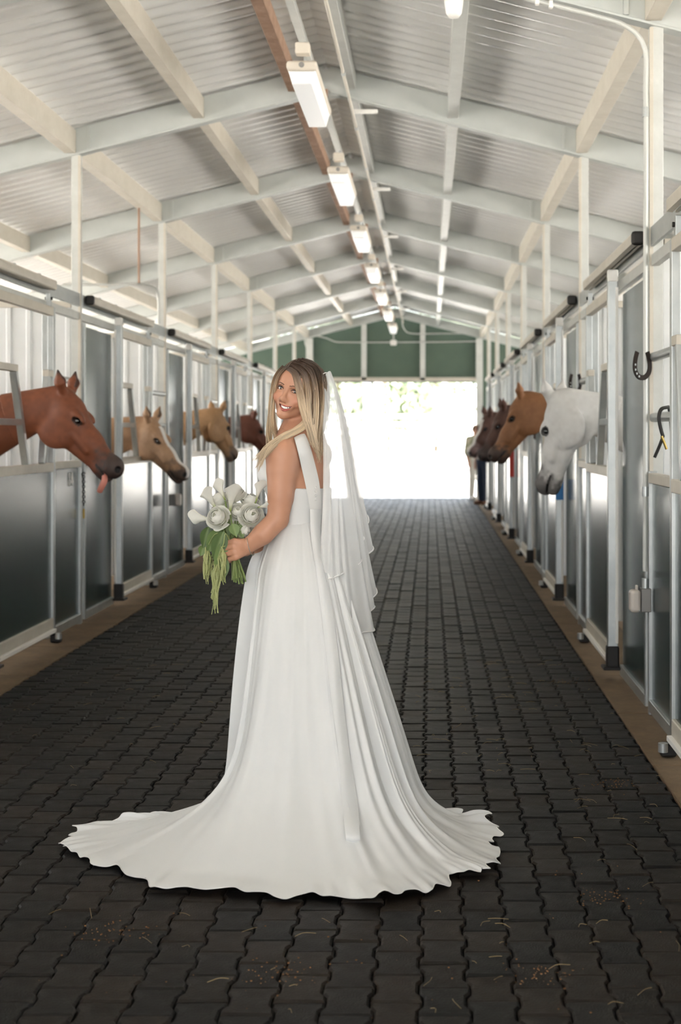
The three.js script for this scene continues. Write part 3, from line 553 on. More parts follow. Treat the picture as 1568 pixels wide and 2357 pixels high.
  const coarse = netMesh((x, y, z) => Math.max(body(x, y, z), -plane(x, y, z)), [Math.min(-d * 1.9, d * 1.1) , -0.03, -0.6], [Math.max(-d * 1.9, d * 1.1), 2.0, 0.6], 0.028, paint);
  part(o, 'body', join([fine, coarse]), M.coat);
  for (const s of [-1, 1]) { const e = toWorld(0.205, -0.06, s * 0.0725); part(o, 'eye', new THREE.SphereGeometry(0.02 * S, 18, 12), M.eye, [e.x, e.y, e.z]); }
  if (c.tongue) {
    const t0 = toWorld(0.52, -0.178, 0.012), t1 = toWorld(0.58, -0.205, 0.045), t2 = toWorld(0.6, -0.255, 0.05), t3 = toWorld(0.61, -0.29, 0.045);
    const g = tube([t0, t1, t2, t3], (t) => 0.0175 * (0.7 + 0.5 * Math.sin(t * 2.6)) * (t > 0.97 ? 0.3 : 1), 20, 10); part(o, 'tongue', g, M.tongue);
  }
  return o;
}
const COAT = {
  chestnut: { a: [0.16, 0.045, 0.018], b: [0.27, 0.082, 0.032], muzzle: [0.05, 0.038, 0.032], eartip: [0.03, 0.018, 0.014] },
  tan: { a: [0.34, 0.19, 0.10], b: [0.50, 0.31, 0.18], muzzle: [0.06, 0.042, 0.035], blaze: [0.034, 0.64] },
  gold: { a: [0.36, 0.20, 0.09], b: [0.50, 0.29, 0.14], muzzle: [0.16, 0.11, 0.08] },
  liver: { a: [0.11, 0.032, 0.015], b: [0.17, 0.05, 0.024], muzzle: [0.05, 0.025, 0.018] },
  white: { a: [0.58, 0.56, 0.53], b: [0.74, 0.73, 0.70], muzzle: [0.10, 0.09, 0.085] },
  brown: { a: [0.21, 0.088, 0.033], b: [0.32, 0.14, 0.055], muzzle: [0.045, 0.03, 0.024] },
  dark: { a: [0.055, 0.022, 0.014], b: [0.11, 0.042, 0.024], muzzle: [0.05, 0.035, 0.03] },
  bay: { a: [0.07, 0.03, 0.02], b: [0.12, 0.05, 0.03], muzzle: [0.25, 0.16, 0.14], blaze: [0.045, 0.66] },
};
makeHorse({ side: 'left', poll: [156, 901, 9.68], yaw: 0.2, pitch: 0.78, scale: 1.04, spread: 0.13, back2: 0.05, colour: COAT.chestnut, tongue: true, label: 'chestnut horse with its pink tongue out, nearest on the left', cell: 0.007 });
makeHorse({ side: 'left', poll: [350, 968, 13.3], yaw: 0.38, pitch: 0.76, colour: COAT.tan, label: 'tan horse with a white blaze looking over the left stall door' });
makeHorse({ side: 'left', poll: [500, 947, 16.9], yaw: -1.0, pitch: 0.84, colour: COAT.gold, label: 'golden tan horse turned away, behind the blazed horse' });
makeHorse({ side: 'left', poll: [584, 962, 20.5], yaw: -0.3, pitch: 0.85, colour: COAT.liver, label: 'dark chestnut horse partly hidden by the bride\'s hair' });
makeHorse({ side: 'right', poll: [1277, 918, 9.7], yaw: -0.7, pitch: 1.22, colour: COAT.white, label: 'white grey horse with dark muzzle, nearest on the right', cell: 0.007 });
makeHorse({ side: 'right', poll: [1197, 913, 13.3], yaw: -0.1, pitch: 0.95, colour: COAT.brown, label: 'brown horse directly behind the white horse' });
makeHorse({ side: 'right', poll: [1157, 942, 16.9], yaw: 0.12, pitch: 0.95, colour: COAT.dark, label: 'dark brown horse between the brown horse and the white-faced one' });
makeHorse({ side: 'right', poll: [1122, 955, 20.5], yaw: 0.45, pitch: 0.9, colour: COAT.bay, label: 'dark bay horse with a white face, farthest on the right' });
// ---------- the bride ----------
M.skin = std({ color: 0xffffff, vertexColors: true, roughness: 0.5, sheen: 0.15, sheenColor: new THREE.Color(0.6, 0.35, 0.25), sheenRoughness: 0.6 });
M.gown = std({ color: 0xd7d7d5, roughness: 0.62, sheen: 0.4, sheenRoughness: 0.5, sheenColor: new THREE.Color(0.5, 0.5, 0.5), side: THREE.DoubleSide, bumpMap: grey(nB, 0, 1, 0.05), bumpScale: 0.0002 });
M.tulle = std({ color: 0xeeeeec, roughness: 0.9, transparent: true, opacity: 0.5, side: THREE.DoubleSide });
M.satin = std({ color: 0xe2e0dc, roughness: 0.4, side: THREE.DoubleSide });
M.hair = std({ color: 0xffffff, vertexColors: true, roughness: 0.42, sheen: 0.4, sheenRoughness: 0.4, sheenColor: new THREE.Color(0.6, 0.5, 0.38) });
M.eyeWhite = std({ color: 0xffffff, vertexColors: true, roughness: 0.12, clearcoat: 0.8, clearcoatRoughness: 0.05 });
M.teeth = std({ color: 0xf3efe8, roughness: 0.25 });
M.silver = std({ color: 0xd9d4cc, roughness: 0.2, metalness: 0.95 });
M.lash = std({ color: 0x1a110d, roughness: 0.6 });
M.brow = std({ color: 0x4d3524, roughness: 0.7 });
const BZ = 5.667, B = V((680 - VX) / FOCAL * BZ, 0, -BZ);
const q = (px, py, dz = 0) => at(px, py, BZ - dz).sub(B);
const bride = thing('person', 'bride in a white gown and veil looking back over her shoulder', 'person', [B.x, 0, B.z]);

// head frame: x to the right of the picture, y up, z out of the face; the point between the eyes at z = 0.075
const HF = V(-0.36, 0.02, 0.93).normalize(), HU = V(0.27, 0.963, 0).addScaledVector(HF, -V(0.27, 0.963, 0).dot(HF)).normalize(), HR = new THREE.Vector3().crossVectors(HU, HF);
const HO = q(662, 897.5, 0.1).addScaledVector(HF, -0.08);
const hw = (x, y, z) => HO.clone().addScaledVector(HR, x).addScaledVector(HU, y).addScaledVector(HF, z);
const toH = (x, y, z) => { const a = x - HO.x, b = y - HO.y, c = z - HO.z; return [a * HR.x + b * HR.y + c * HR.z, a * HU.x + b * HU.y + c * HU.z, a * HF.x + b * HF.y + c * HF.z]; };
const MXO = 0.0095, lipU = (k) => -0.0595 + 0.0035 * k * k, lipL = (k) => -0.0765 + 0.0205 * k * k, mouthGap = (x, y) => { const k = clamp((x - MXO) / 0.0265, -1.3, 1.3); return Math.abs(y - (lipU(k) + lipL(k)) / 2) - (lipU(k) - lipL(k)) / 2; };
const face = (() => {
  const a = fuse(0.03, [ell(0, 0.028, -0.014, 0.074, 0.084, 0.096), ell(0, -0.02, 0.03, 0.0615, 0.072, 0.058), ell(0, 0.045, 0.045, 0.055, 0.04, 0.04)]);
  const jaw = fuse(0.02, [cone(0.048, -0.05, 0.0, 0.015, 0.009, -0.093, 0.066, 0.0135), cone(-0.048, -0.05, 0.0, 0.015, -0.009, -0.093, 0.066, 0.0135), ell(0, -0.094, 0.07, 0.017, 0.0135, 0.015)]);
  const soft = [];
  for (const s of [-1, 1]) { soft.push(ell(s * 0.04, -0.034, 0.06, 0.023, 0.021, 0.025)); soft.push(cone(s * 0.016, 0.017, 0.083, 0.006, s * 0.046, 0.017, 0.062, 0.006)); }
  const nose = fuse(0.012, [cone(0, 0.008, 0.083, 0.0075, 0, -0.03, 0.099, 0.0088), ell(0, -0.036, 0.1005, 0.0105, 0.0095, 0.0105), ell(0.0125, -0.041, 0.09, 0.0075, 0.0068, 0.0095), ell(-0.0125, -0.041, 0.09, 0.0075, 0.0068, 0.0095)]);
  const mouth = ell(MXO * 0.6, -0.052, 0.076, 0.034, 0.03, 0.018);
  return (x, y, z) => {
    let d = smin(a(x, y, z), jaw(x, y, z), 0.035);
    for (const s of soft) d = smin(d, s(x, y, z), 0.016);
    d = smin(d, mouth(x, y, z), 0.012);
    d = smin(d, nose(x, y, z), 0.008);
    for (const s of [-1, 1]) {
      d = smax(d, -ell(s * 0.031, 0.0, 0.09, 0.017, 0.0105, 0.012)(x, y, z), 0.01);
      const lid = len3(x - s * 0.031, y, z - 0.0675) - 0.0142, ax = (x - s * 0.031) / 0.0138, ay = (y + 0.0006 - 0.0015 * (1 - ax * ax)) / 0.0054, open = (Math.sqrt(ax * ax + ay * ay) - 1) * 0.0054;
      d = smin(d, z > 0.068 ? Math.max(lid, -open) : lid, 0.004);
      d = smax(d, -ell(s * 0.0085, -0.0485, 0.094, 0.0036, 0.0026, 0.005)(x, y, z), 0.003);
    }
    // open smile: a wide cavity with lips round it
        d = smax(d, -Math.max(mouthGap(x, y), 0.071 - z), 0.002);
    return d;
  };
})();
const lipCurve = (t, up) => { const x = lerp(-0.028, 0.028, t), k = x / 0.028; return [x + MXO, up ? lipU(k) : lipL(k), 0.0935 - 0.02 * k * k - (up ? 0.0005 : 0.002)]; };
const lipTube = (up, r) => { const c = []; for (let i = 0; i <= 10; i++) c.push(lipCurve(i / 10, up)); const s = []; for (let i = 0; i < 10; i++) { const w = (j) => r * (0.45 + 0.55 * Math.sin(Math.PI * clamp(j / 10, 0.02, 0.98))); s.push(cone(...c[i], w(i), ...c[i + 1], w(i + 1))); } return s; };
const lips = fuse(0.002, [...lipTube(true, 0.0026), ...lipTube(false, 0.0041)]);
// torso frame
const TF = V(-0.9, 0, -0.436), TL = V(-0.436, 0, 0.9), TX = 0.0167;
const toT = (x, z) => [(x - TX) * TF.x + z * TF.z, (x - TX) * TL.x + z * TL.z];
const torsoParts = (() => {
  const p = [ell(0, 1.29, 0, 0.098, 0.19, 0.142), ell(0.0, 1.13, 0, 0.088, 0.15, 0.116), ell(-0.005, 0.96, 0, 0.12, 0.16, 0.16), ell(-0.06, 0.93, 0.06, 0.085, 0.1, 0.085), ell(-0.06, 0.93, -0.06, 0.085, 0.1, 0.085)];
  const bust = [ell(0.075, 1.305, 0.062, 0.058, 0.06, 0.058), ell(0.075, 1.305, -0.062, 0.058, 0.06, 0.058)];
  const f = fuse(0.08, p), b = fuse(0.04, bust);
  return (x, y, z) => { const [a, c] = toT(x, z); return smin(f(a, y, c), b(a, y, c), 0.05); };
})();
const P3 = (v) => [v.x, v.y, v.z];
const Ls = q(652, 1046, 0.14), Rs = q(728, 1046, -0.15), Nb = q(694, 1012, 0.0), Hb = hw(0, -0.055, -0.028);
const armL = [[q(649, 1044, 0.15), 0.055], [q(647, 1085, 0.16), 0.0535], [q(645, 1145, 0.168), 0.0465], [q(640, 1195, 0.17), 0.0405], [q(605, 1230, 0.175), 0.0395], [q(574, 1255, 0.165), 0.029]];
const armR = [[q(728, 1046, -0.15), 0.055], [q(715, 1120, -0.19), 0.05], [q(690, 1200, -0.17), 0.042], [q(630, 1238, -0.04), 0.036], [q(590, 1255, 0.03), 0.027]];
const chain = (c) => c.slice(1).map(([p, r], i) => cone(...P3(c[i][0]), c[i][1], ...P3(p), r));
const upper = (() => {
  const shoulders = fuse(0.05, [cone(...P3(Ls), 0.054, ...P3(Nb), 0.062), cone(...P3(Rs), 0.052, ...P3(Nb), 0.062), cone(...P3(q(694, 1030, 0)), 0.075, ...P3(q(692, 1090, 0)), 0.09)]);
  const neck = fuse(0.03, [cone(...P3(Hb), 0.05, ...P3(Nb), 0.054)]);
  const L = fuse(0.006, chain(armL)), R = fuse(0.006, chain(armR));
  return (x, y, z) => { let d = smin(smin(shoulders(x, y, z), neck(x, y, z), 0.05), torsoParts(x, y, z), 0.06); return smin(smin(d, L(x, y, z), 0.035), R(x, y, z), 0.035); };
})();
// hands: back of the palm faces the camera, fingers close round the stems
const handOf = (wr, kn, thick, fingers, thumb) => {
  const f = [];
  for (let i = 0; i < 4; i++) f.push(cone(...P3(wr[i]), 0.0145, ...P3(kn[i]), 0.0115));
  const palm = fuse(0.016, f), fs = fingers.map((c) => fuse(0.004, chain(c))), th = fuse(0.006, chain(thumb));
  return (x, y, z) => { let d = palm(x, y, z); let e = 1e9; for (const g of fs) e = Math.min(e, g(x, y, z)); d = smin(d, e, 0.006); return smin(d, th(x, y, z), 0.012); };
};
const knY = [1246, 1258, 1271, 1283];
const leftHand = handOf([1250, 1255, 1261, 1268].map((y, i) => q(568, y, 0.165)), knY.map((y, i) => q(538 + [2, 0, 1, 5][i], y, 0.168 - 0.002 * i)),
  0.014, knY.map((y, i) => { const x = 538 + [2, 0, 1, 5][i], r = [0.0098, 0.0102, 0.0098, 0.0088][i], k = [1, 1.1, 1.02, 0.82][i]; return [[q(x, y, 0.168), r + 0.001], [q(x - 17 * k, y + 4, 0.155), r], [q(x - 20 * k, y + 8, 0.118), r * 0.92], [q(x - 7 * k, y + 9, 0.092), r * 0.82]]; }),
  [[q(560, 1252, 0.15), 0.013], [q(545, 1244, 0.115), 0.0115], [q(534, 1243, 0.085), 0.0105], [q(522, 1246, 0.07), 0.009]]);
const rightHand = handOf([1248, 1253, 1258, 1263].map((y) => q(590, y, 0.03)), [1249, 1257, 1265, 1273].map((y) => q(567, y, 0.052)),
  0.014, [1249, 1257, 1265, 1273].map((y, i) => [[q(567, y, 0.052), 0.0105], [q(551, y + 1, 0.05), 0.0098], [q(537, y + 2, 0.065), 0.009], [q(531, y + 2, 0.085), 0.008]]),
  [[q(584, 1250, 0.04), 0.012], [q(572, 1246, 0.075), 0.011], [q(562, 1248, 0.1), 0.01], [q(552, 1252, 0.115), 0.0085]]);
const legsField = (() => { const l = []; for (const s of [-1, 1]) { const h = [TX + TL.x * s * 0.08, TL.z * s * 0.08]; l.push(cone(h[0], 0.9, h[1], 0.085, h[0], 0.5, h[1] - 0.01, 0.055), cone(h[0], 0.5, h[1] - 0.01, 0.055, h[0] + 0.02, 0.12, h[1], 0.032), cone(h[0] + 0.02, 0.12, h[1], 0.032, h[0] - 0.1, 0.035, h[1] - 0.06, 0.03)); } return fuse(0.03, l); })();
const skinAll = (x, y, z) => smin(Math.min(smin(upper(x, y, z), legsField(x, y, z), 0.05)), Math.min(leftHand(x, y, z), rightHand(x, y, z)), 0.012);
const headAll = (x, y, z) => { const [a, b, c] = toH(x, y, z); return smin(face(a, b, c), upper(x, y, z), 0.02); };
const SK = [0.48, 0.235, 0.142], SK2 = [0.53, 0.27, 0.168];
const skinPaint = (x, y, z) => { const n = noise3(x * 60, y * 60, z * 60) * 0.6 + noise3(x * 17, y * 17, z * 17) * 0.4; return mix3(SK, SK2, n); };
const facePaint = (x, y, z) => {
  const [a, b, c] = toH(x, y, z); let k = skinPaint(x, y, z);
  if (c > 0.03) {
    k = mix3(k, [0.50, 0.16, 0.105], 0.32 * Math.exp(-(((Math.abs(a) - 0.044) / 0.02) ** 2 + ((b + 0.036) / 0.018) ** 2)));       // blush
    k = mix3(k, [0.14, 0.07, 0.05], 0.55 * Math.exp(-(((Math.abs(a) - 0.034) / 0.016) ** 2 + ((b - 0.007) / 0.0045) ** 2)));    // eye shadow
    if (c > 0.068 && mouthGap(a, b) < 0.0005 && c < 0.0885) k = [0.2, 0.05, 0.045];
  }
  return k;
};
{
  const cutN = (x, y, z) => { const [a, b, c] = toH(x, y, z); return -(b + 0.15); };
  const cl = [P3(hw(-0.1, -0.16, -0.13)), P3(hw(0.1, 0.13, 0.13)), P3(hw(0.1, -0.16, 0.13)), P3(hw(-0.1, 0.13, -0.13)), P3(hw(-0.1, -0.16, 0.13)), P3(hw(0.1, 0.13, -0.13))];
  const lo = [0, 1, 2].map((i) => Math.min(...cl.map((p) => p[i]))), hi = [0, 1, 2].map((i) => Math.max(...cl.map((p) => p[i])));
  const headG = netMesh((x, y, z) => Math.max(headAll(x, y, z), cutN(x, y, z)), lo, hi, 0.0021, facePaint);
  // left hand, fine
  const wp = q(566, 1259, 0.165), wd = q(538, 1264, 0.168).sub(wp).normalize(), side = (x, y, z) => (x - wp.x) * wd.x + (y - wp.y) * wd.y + (z - wp.z) * wd.z;
  const a = q(500, 1315, 0.05), b = q(572, 1228, 0.2);
  const handG = netMesh((x, y, z) => Math.max(skinAll(x, y, z), -side(x, y, z) - 0.003), [a.x, a.y, 0.03], [b.x + 0.02, b.y, 0.21], 0.0028, skinPaint);
  const bodyG = netMesh((x, y, z) => { const h = toH(x, y, z); return Math.max(skinAll(x, y, z), h[1] + 0.146, Math.min(side(x, y, z), 0.06 - Math.abs(z - 0.12), 0.2 - Math.abs(x - a.x)) > 0 && y < b.y + 0.01 && y > a.y - 0.01 && x < wp.x ? side(x, y, z) : -1); }, [-0.34, -0.005, -0.34], [0.26, 1.56, 0.3], 0.0085, skinPaint);
  const up = lips, tl = [P3(hw(-0.032, -0.09, 0.06)), P3(hw(0.044, -0.045, 0.106)), P3(hw(0.044, -0.09, 0.06)), P3(hw(-0.032, -0.045, 0.106)), P3(hw(-0.032, -0.09, 0.106)), P3(hw(0.044, -0.045, 0.06))];
  const lipG = netMesh((x, y, z) => up(...toH(x, y, z)), [0, 1, 2].map((i) => Math.min(...tl.map((p) => p[i]))), [0, 1, 2].map((i) => Math.max(...tl.map((p) => p[i]))), 0.0015, () => [0.46, 0.125, 0.095]);
  part(bride, 'body', join([headG, bodyG, handG, lipG]), M.skin);
  // teeth: one tooth per mesh
  for (let i = -4; i <= 3; i++) {
    const x = (i + 0.5) * 0.0058, k = x / 0.0265, w = [0.006, 0.0056, 0.0054, 0.005][Math.abs(i + 0.5) | 0], h = [0.0115, 0.0105, 0.0105, 0.009][Math.abs(i + 0.5) | 0];
    const p = hw(x + MXO, lipU(k) - h * 0.46, 0.0893 - 0.02 * k * k), m = part(bride, 'tooth', new RoundedBoxGeometry(w, h, 0.004, 2, 0.0016), M.teeth, P3(p));
    m.quaternion.setFromRotationMatrix(new THREE.Matrix4().makeBasis(HR, HU, HF)).multiply(new THREE.Quaternion().setFromAxisAngle(V(0, 1, 0), k * 0.85));
  }
  // eyes, lashes, brows
  const gaze = V(-B.x, 0, BZ).add(V(0, 0, 0)).normalize();
  for (const s of [-1, 1]) {
    const c = hw(s * 0.031, 0, 0.0675), g = new THREE.SphereGeometry(0.0127, 40, 30), dir = V(-B.x - c.x, EYE - c.y, BZ - c.z).normalize();
    const n = g.attributes.position; paintAll(g, (x, y, z) => { const t = Math.acos(clamp((x * dir.x + y * dir.y + z * dir.z) / 0.0127, -1, 1)); return t < 0.26 ? [0.005, 0.004, 0.003] : t < 0.6 ? mix3([0.04, 0.02, 0.01], [0.012, 0.008, 0.006], smooth(0.45, 0.6, t)) : [0.78, 0.75, 0.72]; });
    part(bride, 'eye', g, M.eyeWhite, P3(c));
    const onFace = (x, y, lift) => { let z = 0.13; while (z > 0 && face(x, y, z) > lift) z -= 0.0006; return hw(x, y, z); };
    const lash = [], low = [];
    for (let i = 0; i <= 8; i++) { const t = -1.05 + i / 8 * 2.15, ax = t * 0.014 * s; const y = 0.0015 * (1 - t * t) + 0.0052 * Math.sqrt(Math.max(0, 1 - Math.min(1, t * t))) + (t > 0.95 ? 0.0012 : 0); lash.push(onFace(s * 0.031 + ax, y - 0.0002, 0.0009)); low.push(onFace(s * 0.031 + ax * 0.97, -0.0012 - 0.0042 * Math.sqrt(Math.max(0, 1 - Math.min(1, t * t))), 0.0004)); }
    part(bride, 'eyelashes', tube(lash, (t) => 0.0021 * (0.4 + 0.8 * Math.sin(Math.PI * clamp(t, 0.03, 0.97))), 24, 6), M.lash);
    part(bride, 'lower_lashes', tube(low, 0.0005, 20, 5), M.lash);
    const hairs = [];
    for (let i = 0; i < 46; i++) { const t = i / 45, x = s * lerp(0.011, 0.05, t), y = 0.0150 + 0.0068 * Math.sin(Math.PI * (0.05 + 0.74 * t)) - 0.002 * t + rnd(-1, 1) * 0.0019 * (1 - t * 0.75); const a0 = onFace(x, y, 0.0004), a1 = onFace(x + s * 0.0045, y + 0.0012 * (1 - 2 * t), 0.0012); hairs.push(tube([a0, a0.clone().lerp(a1, 0.5), a1], (u) => 0.0006 * (1 - 0.7 * u), 3, 4)); }
    part(bride, 'eyebrow', join(hairs), M.brow);
  }
}


// gown: bodice, skirt with train, shoulder drape
const bodice = (x, y, z) => { const [a, c] = toT(x, z); const top = 1.262 + 0.10 * smooth(0.0, 0.07, a) - 0.02 * smooth(0.02, -0.08, a); return Math.max(smax(torsoParts(x, y, z) - 0.009, y - top, 0.006), 0.96 - y); };
part(bride, 'bodice', netMesh(bodice, [-0.26, 0.94, -0.26], [0.26, 1.42, 0.26], 0.0065), M.gown);
const hem = [[0.22, -0.26, 1, 0.9, 3], [0.36, -0.1, 0.5, 0.8, 8], [0.6, 0.084, 0, 0.6, 24], [0.737, 0.237, 0, 0.57, 26], [0.755, 0.467, 0, 0.57, 24], [0.729, 0.791, 0, 0.58, 18], [0.615, 0.894, 0, 0.62, 14], [0.436, 1.094, 0, 0.55, 12], [0.128, 1.106, 0, 0.48, 10], [-0.274, 1.029, 0, 0.4, 9], [-0.598, 0.742, 0, 0.2, 13], [-0.777, 0.52, 0, 0.08, 20], [-0.746, 0.297, 0, 0.05, 24], [-0.47, 0.13, 0.02, 0.05, 26], [-0.21, 0.02, 0.85, 0.6, 6], [-0.18, -0.1, 1, 0.9, 3], [-0.16, -0.23, 1, 0.9, 3], [-0.05, -0.36, 1, 0.9, 3], [0.1, -0.34, 1, 0.9, 3]];
const skirtAt = (() => {
  const n = hem.length, cr = (u, c) => { const i = Math.floor(u), t = u - i, g = (k) => hem[((i + k) % n + n) % n][c], [a, b, d, e] = [g(-1), g(0), g(1), g(2)]; return 0.5 * (2 * b + (d - a) * t + (2 * a - 5 * b + 4 * d - e) * t * t + (3 * b - a - 3 * d + e) * t * t * t); };
  const yw = 1.15;
  return (u, eta, ruffle = true) => {
    const hx = cr(u, 0), hz = cr(u, 1), wf = clamp(cr(u, 2)), a = cr(u, 3), p = Math.max(2, cr(u, 4));
    const ang = Math.atan2(hz, hx - TX), R = Math.hypot(hx - TX, hz);
    const ca = Math.cos(ang), sa = Math.sin(ang), ta = ca * TF.x + sa * TF.z, tb = ca * TL.x + sa * TL.z;
    const w0 = 1 / Math.sqrt((ta / 0.090) ** 2 + (tb / 0.118) ** 2), hip = 1 / Math.sqrt((ta / 0.145) ** 2 + (tb / 0.178) ** 2);
    const base = lerp(w0, hip, smooth(0.0, 0.22, eta)), room = R - base;
    const g = lerp(a * eta + (1 - a) * Math.pow(eta, p), 1 - Math.pow(1 - eta, 3), wf);
    const fold = Math.pow(eta, 1.3) * (1 - 0.55 * Math.pow(eta, 8)) * (0.030 * Math.sin(u * 6.9 + 0.6 + 0.4 * eta) + 0.017 * Math.sin(u * 13.1 + 2.0 - 0.7 * eta) + 0.009 * Math.sin(u * 23.7 + 1 + eta)) * (u > 1.5 && u < 7.2 ? 1 : u > 10 && u < 13.6 ? 0.9 : 0.4) ;
    let r = base + room * g + fold;
    let y = yw * (1 - eta) + 0.004;
    if (ruffle) { const e = Math.pow(clamp((eta - 0.93) / 0.07), 2), gg = smooth(0.72, 1, g) * smooth(0.96, 1, eta); r += gg * (0.05 * (noise3(u * 2.3, 1, 0) - 0.5) + 0.026 * (noise3(u * 6.1, 5, 0) - 0.5) + 0.012 * Math.sin(u * 17 + 3 * noise3(u, 0, 9))); y += gg * (0.032 * noise3(u * 4.3, 7, 0) * noise3(u * 1.1, 2, 2) * 1.6 + 0.012 * noise3(u * 11, 3, 0)); y = Math.max(y, 0.006); }
    return V(TX + r * ca, y, r * sa);
  };
})();
{
  const NU = 520, NS = 120, pos = [], idx = [], uv = [];
  for (let j = 0; j <= NS; j++) for (let i = 0; i < NU; i++) { const s = j / NS, p = skirtAt(i / NU * hem.length, 1 - Math.pow(1 - s, 2.1)); pos.push(p.x, p.y, p.z); uv.push(i / NU * 4, s * 2); }
  for (let j = 0; j < NS; j++) for (let i = 0; i < NU; i++) { const a = j * NU + i, b = j * NU + (i + 1) % NU, c = a + NU, d = b + NU; idx.push(a, b, c, b, d, c); }
  const g = new THREE.BufferGeometry(); g.setAttribute('position', new THREE.Float32BufferAttribute(pos, 3)); g.setAttribute('uv', new THREE.Float32BufferAttribute(uv, 2)); g.setIndex(idx); g.computeVertexNormals();
  const sk = part(bride, 'skirt', g, M.gown);
  // thin rolled hem along the edge
  const e = []; for (let i = 0; i < 240; i++) { const p = skirtAt(i / 240 * hem.length, 1); e.push(p); }
  part(sk, 'hem', tube(e, 0.0016, 900, 5, true), M.satin);
}
function hitField(px, py, f, from = 0.45, to = -0.5) { for (let z = from; z > to; z -= 0.002) { const p = q(px, py, z); if (f(p.x, p.y, p.z) < 0) return p; } return q(px, py, 0); }
const hitSkirt = (() => {                                                // nearest skirt surface seen at a pixel
  const pts = []; for (let i = 0; i < 400; i++) for (let j = 0; j <= 90; j++) { const p = skirtAt(2 + i / 400 * 10, j / 90, false), w = p.clone().add(B); pts.push([VX + FOCAL * w.x / -w.z, VY - FOCAL * (w.y - EYE) / -w.z, p]); }
  return (px, py) => { let best = null; for (const [x, y, p] of pts) { const dd = Math.hypot(x - px, y - py); if (dd < 7 && (!best || p.z > best.z)) best = p; } return best ? best.clone() : q(px, py, 0.3); };
})();
function ribbon(L, R, cols, lift, mat, name, parent, n = 60) {          // a strip between two edges of points, following them
  const cl = new THREE.CatmullRomCurve3(L, false, 'centripetal'), cr = new THREE.CatmullRomCurve3(R, false, 'centripetal'), pos = [], idx = [];
  for (let i = 0; i <= n; i++) { const a = cl.getPoint(i / n), b = cr.getPoint(i / n); for (let j = 0; j <= cols; j++) { const t = j / cols, p = a.clone().lerp(b, t); p.z += lift * Math.sin(Math.PI * t); pos.push(p.x, p.y, p.z); } }
  for (let i = 0; i < n; i++) for (let j = 0; j < cols; j++) { const a = i * (cols + 1) + j; idx.push(a, a + cols + 1, a + 1, a + 1, a + cols + 1, a + cols + 2); }
  const g = new THREE.BufferGeometry(); g.setAttribute('position', new THREE.Float32BufferAttribute(pos, 3)); g.setIndex(idx); g.computeVertexNormals(); return part(parent, name, boxUV(g), mat);
}
{
  const skinB = (x, y, z) => Math.min(upper(x, y, z), bodice(x, y, z)) - 0.006, on = (px, py) => hitField(px, py, skinB);
  const Le = [q(664, 992, 0.015), q(672, 1000, 0.05), on(679, 1014), on(686, 1040), on(694, 1075), on(702, 1110), on(709, 1145), on(716, 1185)];
  const Re = [q(676, 984, 0.02), q(690, 990, 0.05), on(704, 1002), on(715, 1030), on(726, 1070), on(735, 1110), on(739, 1145), on(741, 1185)];
  ribbon(Le, Re, 8, 0.004, M.satin, 'shoulder_strap', bride);
  const L2 = [], R2 = [];
  for (const [l, r, y] of [[714, 740, 1175], [723, 745, 1240], [731, 752, 1310], [741, 761, 1400], [751, 772, 1500], [762, 786, 1620], [775, 802, 1740], [788, 818, 1850], [799, 834, 1935], [804, 842, 1970]]) { const a = y < 1215 ? hitField(l, y, skinB) : hitSkirt(l, y), b = y < 1215 ? hitField(r, y, skinB) : hitSkirt(r, y); a.z += 0.008; b.z += 0.008; a.y += 0.005; b.y += 0.005; L2.push(a); R2.push(b); }
  ribbon(L2, R2, 10, 0.01, M.gown, 'drape', bride, 120);
  // soft collar at the throat
  const c = []; for (let i = 0; i < 24; i++) { const a = i / 24 * Math.PI * 2, o = Hb.clone().lerp(Nb, 0.62); c.push(V(o.x + 0.056 * Math.cos(a), o.y + 0.006 + 0.006 * Math.cos(a + 2.4), o.z + 0.057 * Math.sin(a))); }
  part(bride, 'collar', tube(c, (t) => 0.011, 60, 8, true), M.satin);
  // buttons of the back closure
  for (let i = 0; i < 4; i++) { const p = hitField(727, 1122 + i * 9, skinB); part(bride, 'button', new THREE.SphereGeometry(0.0045, 10, 8), M.satin, [p.x, p.y, p.z]); }
}
// bracelet
{
  const a = q(583, 1251, 0.17), b = q(607, 1233, 0.175), d = b.clone().sub(a).normalize(), u = V(0, 1, 0).addScaledVector(d, -d.y).normalize(), v = new THREE.Vector3().crossVectors(d, u), c = [];
  for (let i = 0; i < 28; i++) { const t = i / 28 * Math.PI * 2; c.push(a.clone().addScaledVector(d, -0.012 + 0.014 * Math.cos(t)).addScaledVector(u, 0.0335 * Math.cos(t)).addScaledVector(v, 0.0335 * Math.sin(t)).add(V(0, -0.002, 0))); }
  const o = part(bride, 'bracelet', tube(c, 0.0016, 80, 6, true), M.silver);
  part(o, 'charm', new THREE.SphereGeometry(0.004, 10, 8), M.silver, P3(c[16]));
}
